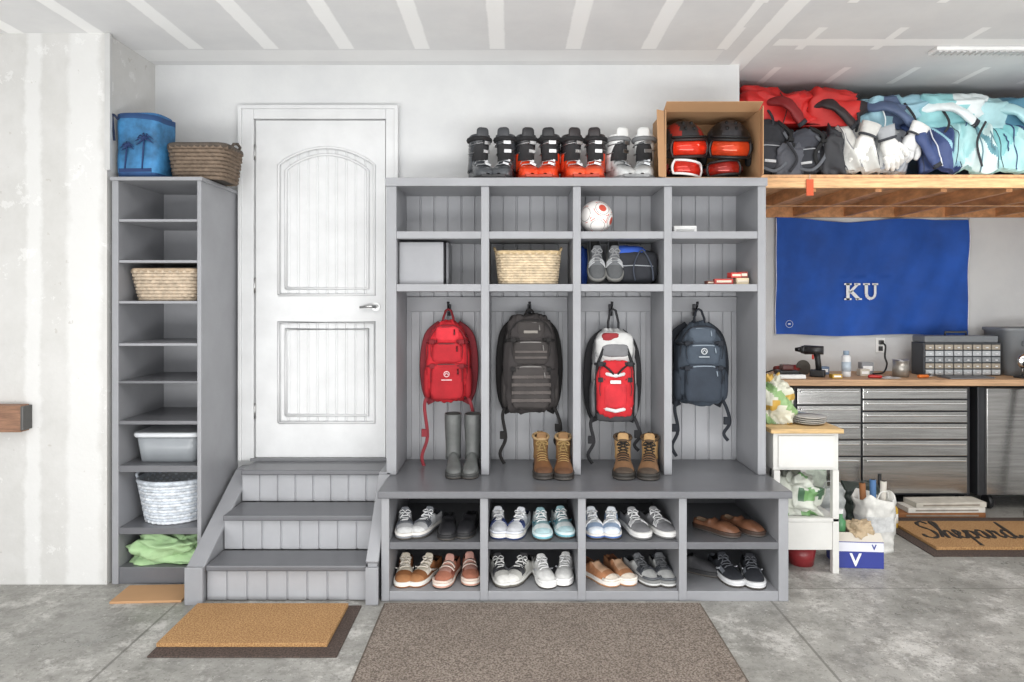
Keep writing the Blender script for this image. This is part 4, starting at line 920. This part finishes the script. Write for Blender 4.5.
drape('ski_jacket','teal and navy winter jacket at pile end',3.37,.30,.36,'#4d8f9c',13,'#2f4a7c','#dfe8e8',zip_='#dfe8e8',lean=.02)
drape('ski_jacket','navy winter jacket draped at loft end',3.64,.28,.36,'#2c4f86',15,'#9fc4d6',None,zip_='#c7cdd6')
# ------------------------------------------------------------------ flag
t=thing('wall_banner','blue team flag with white letters pinned on wall','flag',(2.853,1.34,1.696))
g=G(); nx,nz=80,40; W2,H2=.767,.464
def fy(u,v): return -.020+.014*math.sin(u*9+v*3)*(.4+.6*abs(v))+.007*math.sin(u*21-v*6)
rows=[]
for j in range(nz+1):
    v=-1+2*j/nz; rows.append([(u*W2,fy(u,v),v*H2+.014*math.sin(u*5)*(1 if v>0 else .6)*abs(v)-(0.022*(1-u*u) if v>0 else 0)) for u in [-1+2*i/nx for i in range(nx+1)]])
g.loft(rows,0,False,False); g.make('flag_cloth',M('#1f52ab',.75,0,.2,2.5,.2,200),t)
for u in (-1,1):
    g=G(); g.tube([(u*W2*.995,fy(u,-1+2*j/20)-.001,(-1+2*j/20)*H2) for j in range(21)],.006,6,flat=.5); g.make('hem',cloth('#e8e8ea'),t)
ku=G()
def slab(poly): ku.prism(poly,-.002,.002,'y')
sx=.13
def bar(x0,z0,x1,z1,w):
    d_=Vector((x1-x0,z1-z0)); L=d_.length; n_=Vector((-d_.y,d_.x))/L*w/2
    slab([(x0-n_.x,z0-n_.y),(x1-n_.x,z1-n_.y),(x1+n_.x,z1+n_.y),(x0+n_.x,z0+n_.y)])
bar(.02,0,.02,sx,.026); bar(-.008,.006,.048,.006,.014); bar(-.008,sx-.006,.048,sx-.006,.014)
bar(.03,.055,.095,sx-.008,.02); bar(.045,.068,.105,.006,.026); bar(.07,sx-.006,.118,sx-.006,.014); bar(.082,.006,.13,.006,.014)
up=[(.165,sx-.004),(.165,.045),(.175,.02),(.2,.008),(.225,.02),(.235,.045),(.235,sx-.004)]
for a,b in zip(up,up[1:]): bar(a[0],a[1],b[0],b[1],.024 if a[0]<.19 else .018)
bar(.14,sx-.006,.192,sx-.006,.014); bar(.212,sx-.006,.258,sx-.006,.014)
ku.make('lettering',plast('#eef0f2',.7),t,(-.225,-.045,-.185))
g=G(); g.tube([(-.665+.028*math.cos(a),-.042,-.375+.028*math.sin(a)) for a in [2*pi*i/20 for i in range(20)]],.003,6,closed=True,flat=.5); g.box(-.675,-.655,-.043,-.040,-.38,-.37); g.make('corner_emblem',plast('#dfe4ee',.7),t)
# outlet
t=thing('power_outlet','white duplex wall outlet with black cord','outlet',(2.93,1.349,1.15))
G().box(-.037,.037,-.008,0,-.058,.058,0,.003).make('cover_plate',plast('#f0f0ee'),t)
g=G(); g.box(-.017,.017,-.012,-.008,-.045,-.008,0,.002); g.box(-.017,.017,-.03,-.008,.008,.04,0,.003); g.make('socket',plast('#3e3e3e'),t)
G().tube(smooth_path([(0,-.028,.02),(.0,-.08,.0),(-.015,-.1,-.08),(-.01,-.12,-.14),(-.08,-.2,-.195),(-.2,-.28,-.198)]),.007,6).make('cord',plast('#1c1c1c'),t)
# ------------------------------------------------------------------ workbench
t=thing('workbench','long workbench with light wood top against wall','workbench')
G().box(1.55,4.25,.74,1.345,.90,.945,0,.006).make('bench_top',wood('#c29d7a',(1,18,18)),t)
for x in (1.58,4.15):
    for y in (.80,1.26): G().box(x,x+.05,y,y+.05,0,.9,0,.003).make('leg',wood('#a98058',(18,18,2)),t)
SS=M('#b4b3b1',.2,.9,.16,3,.05,60,0,(1,1,30)); BLK=plast('#1e1e20',.5)
t=thing('tool_chest','stainless steel tool chest on casters under workbench','tool chest',(2.67,0,0))
g=G(); g.box(-.635,.635,.83,1.3,.1,.885,0,.006); g.make('body',M('#3c3d40',.4,.5,.05),t)
def drawer(x0,x1,z0,z1):
    o=G().box(x0,x1,.805,.829,z0,z1,0,.004).make('drawer',SS,t)
    g=G(); g.box(x0+.02,x1-.02,.785,.805,z1-.028,z1-.016,0,.004); g.make('handle',metal('#ececea',.2),o)
zs=[.875,.79,.705,.62,.50,.38,.11]
for k in range(6): drawer(-.15,.6,zs[k+1]+.010,zs[k])
zs=[.875,.75,.62,.50,.38,.11]
for k in range(5): drawer(-.62,-.165,zs[k+1]+.010,zs[k])
for x in (-.58,.58):
    for y in (.86,1.24):
        g=G(); g.cyl((x-.015,y,.045),(x+.015,y,.045),.045,n=20); g.box(x-.02,x+.02,y-.02,y+.02,.085,.1); g.make('caster',BLK,t)
t=thing('steel_cabinet','plain stainless steel rolling cabinet under workbench','cabinet',(3.70,0,0))
G().box(-.34,.40,.83,1.3,.1,.885,0,.006).make('body',M('#3c3d40',.4,.5,.05),t)
for a,b in ((-.29,.05),(.06,.39)):
    o=G().box(a,b,.805,.829,.11,.875,0,.004).make('door',SS,t)
    G().box(b-.035,b-.02,.785,.805,.4,.62,0,.003).make('handle',CH,o)
for x in (-.25,.35):
    for y in (.86,1.24): G().cyl((x-.015,y,.05),(x+.015,y,.05),.05,n=16).make('caster',BLK,t)
BZ=.946
t=thing('parts_organizer','gray plastic organizer with rows of clear drawers','organizer',(3.36,1.07,BZ))
G().box(-.29,.29,-.07,.09,0,.245,0,.004).make('cabinet_body',plast('#3e4145',.5),t)
for i in range(8):
    for j in range(5):
        x=-.278+i*.0705; z=.008+j*.0465
        o=G().box(x,x+.060,-.082,-.068,z,z+.037,0,.003).make('drawer',M(('#b9bdc0','#8d9194','#a39a8c')[(i*3+j*5)%3],.2,0,.08,9,0),t)
        G().box(x+.022,x+.038,-.088,-.082,z+.012,z+.02,0,.001).make('pull',plast('#d9dcde'),o)
t=thing('tool_tray','gray plastic tool case with carrying handle','tool case',(3.36,1.08,BZ+.246))
G().box(-.28,.27,-.08,.09,0,.05,0,.012).make('case_body',plast('#74787c',.5),t)
G().tube([(-.08,-.0,.05),(-.08,0,.075),(.08,0,.075),(.08,0,.05)],.008,8).make('handle',plast('#36383a'),t)
t=thing('storage_bin','gray plastic storage crate on workbench','bin',(3.86,1.12,BZ))
g=G(); g.loft([[(p.x*k,p.y*k,z) for p in rrect(.36,.3,.03,32)] for k,z in ((.88,0),(1,.33),(1.05,.335),(1.05,.355),(.97,.355),(.86,.01))]); g.make('bin_body',plast('#85898d',.5),t)
G().box(-.08,.08,-.16,-.15,.22,.26,0,.006).make('handle',plast('#5f6265'),t)
def drill(lbl,x,y,rz,c,sc_):
    t=thing('cordless_drill',lbl,'drill',(x,y,BZ),rz,None,sc_)
    g=G(); g.cyl((-.05,0,.17),(.06,0,.17),.027,.03); g.cyl((.06,0,.17),(.085,0,.17),.03,.022); g.make('motor_housing',plast(c),t)
    G().cyl((.085,0,.17),(.12,0,.17),.018,.011).make('chuck',DK,t)
    g=G(); g.tube([(-.01,0,.15),(-.018,0,.1),(-.022,0,.045)],[.02,.017,.019],10); g.make('grip',BLK,t)
    G().box(-.06,.03,-.032,.032,0,.045,0,.008).make('battery',BLK,t); G().box(.005,.018,-.007,.007,.11,.14,0,.003).make('trigger',plast('#c0392b'),t)
    return t
drill('black cordless drill standing on its battery',2.23,.93,2.6,'#2b2b2e',1.15)
t=thing('battery_charger','black battery charger with coiled cable','charger',(2.03,.93,BZ))
G().box(-.08,.06,-.06,.06,0,.05,0,.012).make('charger_base',plast('#2b2b2d'),t); G().box(-.05,.03,-.04,.04,.05,.09,0,.01).make('battery',plast('#5a2a26'),t)
G().tube([(.06+.03*math.cos(a),-.02+.03*math.sin(a),.01+.004*a/pi) for a in [i*.5 for i in range(30)]],.004,6).make('cable',BLK,t)
t=thing('angle_grinder','dark red and black angle grinder lying on bench','grinder',(2.10,1.08,BZ),.2)
g=G(); g.tube([(-.12,0,.04),(-.06,0,.04),(.04,0,.04),(.08,0,.045)],[.026,.03,.034,.03],14); g.make('motor_housing',plast('#7b2320'),t)
G().cyl((.1,-.02,.05),(.1,-.03,.05),.06,n=24).make('grinding_disc',metal('#6c6863',.5),t); G().tube([(-.12,0,.04),(-.18,.01,.02),(-.24,.05,.008)],.005,6).make('cord',BLK,t)
t=thing('power_strip','white power strip lying on workbench','power strip',(1.98,.80,BZ))
G().box(-.1,.12,-.025,.025,0,.03,0,.006).make('strip_body',plast('#ebebea'),t)
for i in range(4): G().cyl((-.07+i*.045,0,.03),(-.07+i*.045,0,.031),.014,n=12).make('socket',plast('#aaaaaa'),t)
t=thing('spray_can','white spray can with gray cap','spray can',(2.46,.93,BZ))
G().tube([(0,0,0),(0,0,.004),(0,0,.145),(0,0,.16)],[.03,.032,.032,.022],20).make('can_body',plast('#e2e4e6'),t)
G().cyl((0,0,.16),(0,0,.19),.02,n=16).make('cap',plast('#8fa3b8'),t); G().cyl((0,0,.04),(0,0,.11),.0325,n=20).make('printed_band',plast('#b9c7d4'),t)
t=thing('metal_tin','silver metal can on workbench','tin',(2.86,.93,BZ))
G().tube([(0,0,0),(0,0,.12),(0,0,.12),(0,0,.004)],[.055,.055,.05,.05],24).make('tin_wall',M('#a5a19a',.3,.6),t)
G().tube([(.055*math.cos(a),.055*math.sin(a),.12) for a in [2*pi*i/24 for i in range(24)]],.003,6,closed=True).make('rim',metal('#dddddd'),t)
def sdriver(x,y,rz,c,l):
    t=thing('screwdriver',l,'screwdriver',(x,y,BZ+.013),rz,'screwdrivers on the workbench')
    G().tube([(-.05,0,0),(-.04,0,0),(.03,0,0),(.04,0,0)],[.01,.013,.012,.007],10).make('grip',plast(c),t); G().cyl((.04,0,0),(.13,0,0),.003,n=8).make('shaft',CH,t)
sdriver(2.98,.84,.2,'#d5722c','orange-handled screwdriver on workbench'); sdriver(2.62,.82,-.3,'#b02a24','red-handled screwdriver on workbench'); sdriver(3.04,.90,.6,'#2a2a2c','black-handled screwdriver on workbench')
for i,(x,y,w_,h_,c) in enumerate(((2.36,1.1,.08,.06,'#6b7f9a'),(2.62,1.0,.07,.05,'#c9c2b4'),(2.70,1.12,.09,.09,'#8d8f92'),(2.34,.84,.07,.03,'#c9a23c'))):
    t=thing('screw_box',('small blue and white box of screws','small beige box of nails','small gray hardware box','small yellow hardware box')[i],'box',(x,y,BZ)); G().box(-w_/2,w_/2,-.03,.03,0,h_,0,.002).make('carton_body',plast(c),t); G().box(-w_/2+.01,w_/2-.01,-.032,-.03,h_*.3,h_*.7).make('label_strip',plast('#ffffff'),t)
t=thing('paper_sheets','loose stack of white papers on workbench','papers',(2.72,.84,BZ),.3)
for k in range(3): G().box(-.07,.07,-.05,.05,.002*k,.002*k+.001,0,0,Matrix.Rotation(.15*k,4,'Z')).make('sheet',plast('#dcdbd7',.8),t)
t=thing('notebook','open spiral notebook on workbench','notebook',(3.32,.86,BZ),.1)
G().box(-.2,.14,-.07,.07,0,.008,0,.001).make('pages',plast('#8d8f94'),t); G().box(-.205,.145,-.075,.075,.008,.011).make('cover',plast('#4f5156'),t)
t=thing('shop_lamp','round chrome shop lamp head at bench end','lamp',(3.70,.86,BZ))
G().cyl((0,0,0),(0,0,.012),.05,n=20).make('lamp_base',BLK,t); G().tube([(0,0,.01),(.01,0,.08),(.03,0,.1)],.006,8).make('lamp_arm',CH,t)
G().puff((.03,-.01,.12),(.07,.03,.06),1,seg=20,rng=12).make('lamp_head',metal('#d8d8d8',.15),t)
# ------------------------------------------------------------------ white side cart
WC=paint('#d3d2ce',.45)
t=thing('side_table','small white painted table with wooden top','side table',(1.625,-.12,0))
G().box(-.20,.20,-.25,.25,.775,.80,0,.004).make('table_top',wood('#c8a877',(2,16,16)),t)
g=G(); g.box(-.18,.18,-.225,.235,.57,.774,0,.003); g.make('apron',WC,t)
o=G().box(-.155,.155,-.238,-.2255,.585,.76,0,.003).make('drawer',WC,t)
for x in (-.18,.145):
    for y in (-.235,.2): G().box(x,x+.035,y,y+.035,0,.569,0,.003).make('leg',WC,t)
G().box(-.18,.18,-.235,.235,.285,.305,0,.003).make('shelf',WC,t)
G().box(-.144,.144,-.232,-.215,.13,.284,0,.003).make('skirt_panel',WC,t)
def bag(name,lbl,loc,w,d,h,c,c2=None,rz=0,seed=1,cat='bag',opened=False):
    t=thing(name,lbl,cat,loc,rz); g=G(); secs=[]
    for k in range(22):
        f=k/21; r_=1-(.12 if not opened else -.12)*f+.03*math.sin(k*1.3+seed); row=[]
        for i in range(40):
            a=2*pi*i/40; cs_,sn=math.cos(a),math.sin(a)
            q=Vector((cs_*1.2,sn*1.2,f*2+seed)); cr=1+.14*(tri(cs_*1.3+sn*.7+f*.9+noise.noise(q)*1.5)-.5)+.06*(tri(sn*2.3-f*2+noise.noise(q*1.4))-.5)
            row.append((math.copysign(abs(cs_)**.5,cs_)*w/2*r_*cr,math.copysign(abs(sn)**.5,sn)*d/2*r_*cr*(1 if (f<.85 or opened) else .6),h*f+.025*math.sin(a*3+seed)*f**4))
        secs.append(row)
    if opened:
        top=secs[-1]; secs+= [[(p[0]*.93,p[1]*.93,p[2]-.003) for p in top],[(p[0]*.8,p[1]*.8,p[2]-h*.6) for p in top]]
    g.loft(secs,(lambda i,j:1 if (c2 and 7<i<14) else 0),True,True)
    g.make('bag_body',[M(c,.5,0,.15,12,.3,60),M(c2 or c,.5,0,.15,30,.2,60)],t)
    g=G(); z1_=h*(.97 if not opened else .99); yy=-d*.2 if not opened else -d*.52
    g.tube(smooth_path([(-w*.2,yy,z1_),(-w*.12,yy-.01,h*1.12),(w*.12,yy-.01,h*1.12),(w*.2,yy,z1_)],4),.004,6); g.make('bag_handle',M(c,.6),t)
    return t
lump('produce_bag','rounded green yellow and white plastic bag on table','bag',(1.525,-.13,.801),(.09,.11,.14),'#cfd8c8',31,.28,mats=[M('#d0cfbf',.4),M('#87a671',.4),M('#c39d48',.4)],mf=lambda p:(1 if math.sin(p.x*28+p.z*33)>.55 else (2 if math.sin(p.z*40-p.x*15+1)>.65 else 0)),flatb=.8)
pl=thing('plate','white ceramic plate in stack','plate',(1.70,-.2,.801),0,'plates stacked on side table')
G().loft([[(math.cos(a)*r_,math.sin(a)*r_,z) for a in [2*pi*i/32 for i in range(32)]] for r_,z in ((.05,0),(.09,.012),(.092,.015),(.05,.005))]).make('dish',plast('#c4c1ba'),pl)
for i in range(1,4): dup(pl,(1.70+.003*i,-.2,.801+.0105*i))
t=thing('magazine','folded magazine lying behind plates','magazine',(1.70,.04,.801),.3); G().box(-.08,.08,-.1,.1,0,.02,0,.002).make('pages',plast('#b9b4aa'),t); G().box(-.082,.082,-.102,.102,.02,.023).make('cover',plast('#8aa0ad'),t)
lump('shopping_bag','crumpled green and white plastic bag on lower shelf','bag',(1.62,-.2,.306),(.13,.12,.12),'#cfd8c8',21,.34,mats=[M('#c5c8be',.35),M('#6f9a63',.35),M('#4a6a50',.4)],mf=lambda p:1 if math.sin(p.x*40)+math.sin(p.z*50)>.6 else (2 if math.sin(p.x*55+2)+math.sin(p.z*37)>1.2 else 0))
t=thing('bucket','small dark red plastic bucket under table','bucket',(1.66,-.2,0))
G().tube([(0,0,0),(0,0,.11),(0,0,.11),(0,0,.006)],[.065,.082,.077,.06],24).make('bucket_wall',plast('#8d2f33'),t)
G().tube([(.082*math.cos(a),.082*math.sin(a),.11) for a in [2*pi*i/24 for i in range(24)]],.004,6,closed=True).make('rim',plast('#a83b3f'),t)
t=thing('printed_carton','blue and white printed carton on the floor','box',(1.97,-.19,0),-.08)
G().box(-.125,.125,-.09,.09,0,.15,0,.003).make('carton_body',plast('#2f3b8c',.5),t)
G().box(-.123,.123,-.0915,-.0895,.095,.145).make('white_band',plast('#dfe0e8',.5),t)
text('V',.1,plast('#f2f2f2'),t,(-.03,-.092,.045),(pi/2,0,0),bold=.002)
text('V',.04,plast('#2f3b8c'),t,(.07,-.093,.12),(pi/2,0,0),bold=.001)
g=G(); g.box(-.125,.125,0,.003,0,.06,0,0,Matrix.Translation((0,-.09,.15))@Matrix.Rotation(-.9,4,'X')); g.make('flap',plast('#c9c3b8',.6),t)
t=thing('spray_bottle','small green spray bottle standing on carton','bottle',(1.89,-.19,.151)); G().tube([(0,0,0),(0,0,.09),(0,0,.11),(0,0,.13)],[.026,.028,.012,.011],16).make('bottle_body',plast('#4f8a5c'),t); G().box(-.03,.012,-.01,.01,.13,.155,0,.004).make('trigger_head',plast('#e6e6e4'),t)
t=thing('rag','crumpled tan cleaning rag on carton','cloth',(2.0,-.19,.151)); lump('rag_cloth','','',(0,0,0),(.07,.06,.05),'#b7a387',41,.35,parent=t)
bag('paper_bag','open white paper bag beside blue carton',(2.19,.02,0),.19,.15,.33,'#d9d8d3','#d2d3d2',.2,2,opened=True)
for i,(dx,dz,c) in enumerate(((-.05,0,'#8a5a34'),(.0,.02,'#4a6f9c'),(.05,.01,'#c9c4ba'))):
    t=thing('rolled_paper',('brown','blue','white')[i]+' paper roll sticking out of paper bag','paper roll',(2.19+dx,.03,.12)); G().tube([(0,0,0),(dx*.3,0,.28+dz)],[.018,.018],12).make('paper',plast(c,.7),t); G().cyl((dx*.3,0,.281+dz),(dx*.3,0,.283+dz),.012,n=10).make('hollow_core',plast('#3a3632',.8),t)
bag('paper_bag','crumpled gray and white paper bag',(1.98,.16,0),.2,.16,.34,'#a9adab','#cfd0d0',-.2,5)
bag('trash_bag','dark plastic bag stuffed beside paper bags',(2.28,.36,0),.26,.22,.30,'#3b4440','#55605a',.1,6)
bag('grocery_bag','green recycled grocery bag under the workbench',(2.0,.5,0),.2,.2,.58,'#3e7a52','#c9d2c4',.1,8)
def bottle(lbl,x,y,c,cc,h=.22,r=.035):
    t=thing('bottle',lbl,'bottle',(x,y,0)); G().tube([(0,0,0),(0,0,.004),(0,0,h*.65),(0,0,h*.8),(0,0,h*.9)],[r*.9,r,r,r*.4,r*.36],18).make('bottle_body',plast(c,.25),t)
    G().cyl((0,0,h*.9),(0,0,h),r*.42,n=14).make('cap',plast(cc),t); G().cyl((0,0,h*.2),(0,0,h*.5),r*1.02,n=18).make('label_band',plast('#e6e4de'),t)
bottle('white plastic bottle with blue cap on floor',2.44,.3,'#dcdcd8','#2f5fa8'); bottle('yellow plastic bottle with red cap on floor',2.52,.42,'#c9a23c','#a8322a',.2)
bottle('dark green bottle on floor near bags',2.40,.52,'#2d5a40','#222222',.26)
t=thing('dustpan','gray plastic dustpan standing by bags','dustpan',(2.56,.66,0)); G().prism([(-.1,0),(.1,0),(.08,.16),(-.08,.16)],-.01,.0,'y').make('pan',plast('#8f9498'),t); G().cyl((0,-.005,.16),(0,-.005,.3),.012,n=10).make('handle',BLK,t)
for i,(w,c,l) in enumerate(((.6,'#8b5a35','brown wooden plank'),(.54,'#d4d0c8','flat white cardboard carton'),(.5,'#c2bdb2','flat pale cardboard carton'))):
    t=thing('flat_carton' if i else 'wood_plank',l+' lying on floor by tool chest','box' if i else 'plank',(2.98+.03*i,.70,.0+.036*i),.02*i)
    G().box(-w/2,w/2,-.075,.075,0,.035,0,.003).make('body',M(c,.7),t); G().box(-w/2+.05,w/2-.05,-.077,-.0745,.012,.022).make('edge_strip',M('#8d8478',.7),t)
t=thing('cordless_vacuum','dark upright stick vacuum leaning on cabinet','vacuum',(3.66,.6,0))
G().box(-.1,.1,-.06,.06,0,.05,0,.015).make('floor_head',BLK,t); G().tube([(0,0,.04),(.02,.04,.5),(.03,.1,.9)],.016,10).make('tube',plast('#3c3e44'),t)
G().tube([(.03,.1,.86),(.035,.11,1.05)],[.04,.035],14).make('motor_unit',plast('#4b4e57'),t)
t=thing('ceiling_light','long white ribbed strip light fixed to ceiling','light fixture',(2.85,-.27,CZ-.001))
G().box(-.48,.9,-.045,.045,-.02,0,0,.004).make('housing',plast('#f1f1f0'),t)
g=G(); 
for i in range(40): g.box(-.46+i*.034,-.445+i*.034,-.03,.03,-.028,-.018)
g.box(-.47,.89,-.032,.032,-.022,-.019)
g.make('diffuser_ribs',plast('#d0d0d0'),t)
# ------------------------------------------------------------------ light + camera
w=bpy.data.worlds.new('World'); sc.world=w; w.use_nodes=True
w.node_tree.nodes['Background'].inputs[0].default_value=(.95,.975,1,1); w.node_tree.nodes['Background'].inputs[1].default_value=1.3
def area(name,loc,rot,sx,sy,e,c=(1,1,1)):
    l=bpy.data.lights.new(name,'AREA'); l.shape='RECTANGLE'; l.size=sx; l.size_y=sy; l.energy=e; l.color=c
    o=bpy.data.objects.new(name,l); COL.objects.link(o); o.location=loc; o.rotation_euler=rot; return o
area('garage_opening_light',(0,-5.1,1.6),(pi/2,0,0),6,2.4,42,(1,.99,.97))
area('ceiling_fill_uplight',(0,-4.5,.25),(pi/2+.7,0,0),7.5,.9,185,(1,.995,.98))  # added uplight behind the camera, tilted up to brighten the ceiling
area('ceiling_lamp_light',(0,-2.4,2.85),(0,0,0),3,1.2,50,(1,.985,.96))  # added overhead fill light, no fixture belongs to it
area('alcove_fill_light',(2.9,-.9,2.85),(0,0,0),1.6,.6,28,(1,.985,.96))  # added fill light to lift the dark alcove side
cam=bpy.data.cameras.new('Camera'); co=bpy.data.objects.new('Camera',cam); COL.objects.link(co)
co.location=(0,-4.2,1.51); co.rotation_euler=(pi/2,0,0)
cam.sensor_width=36; cam.lens=697/1024*36; cam.shift_y=-41/1024
sc.camera=co
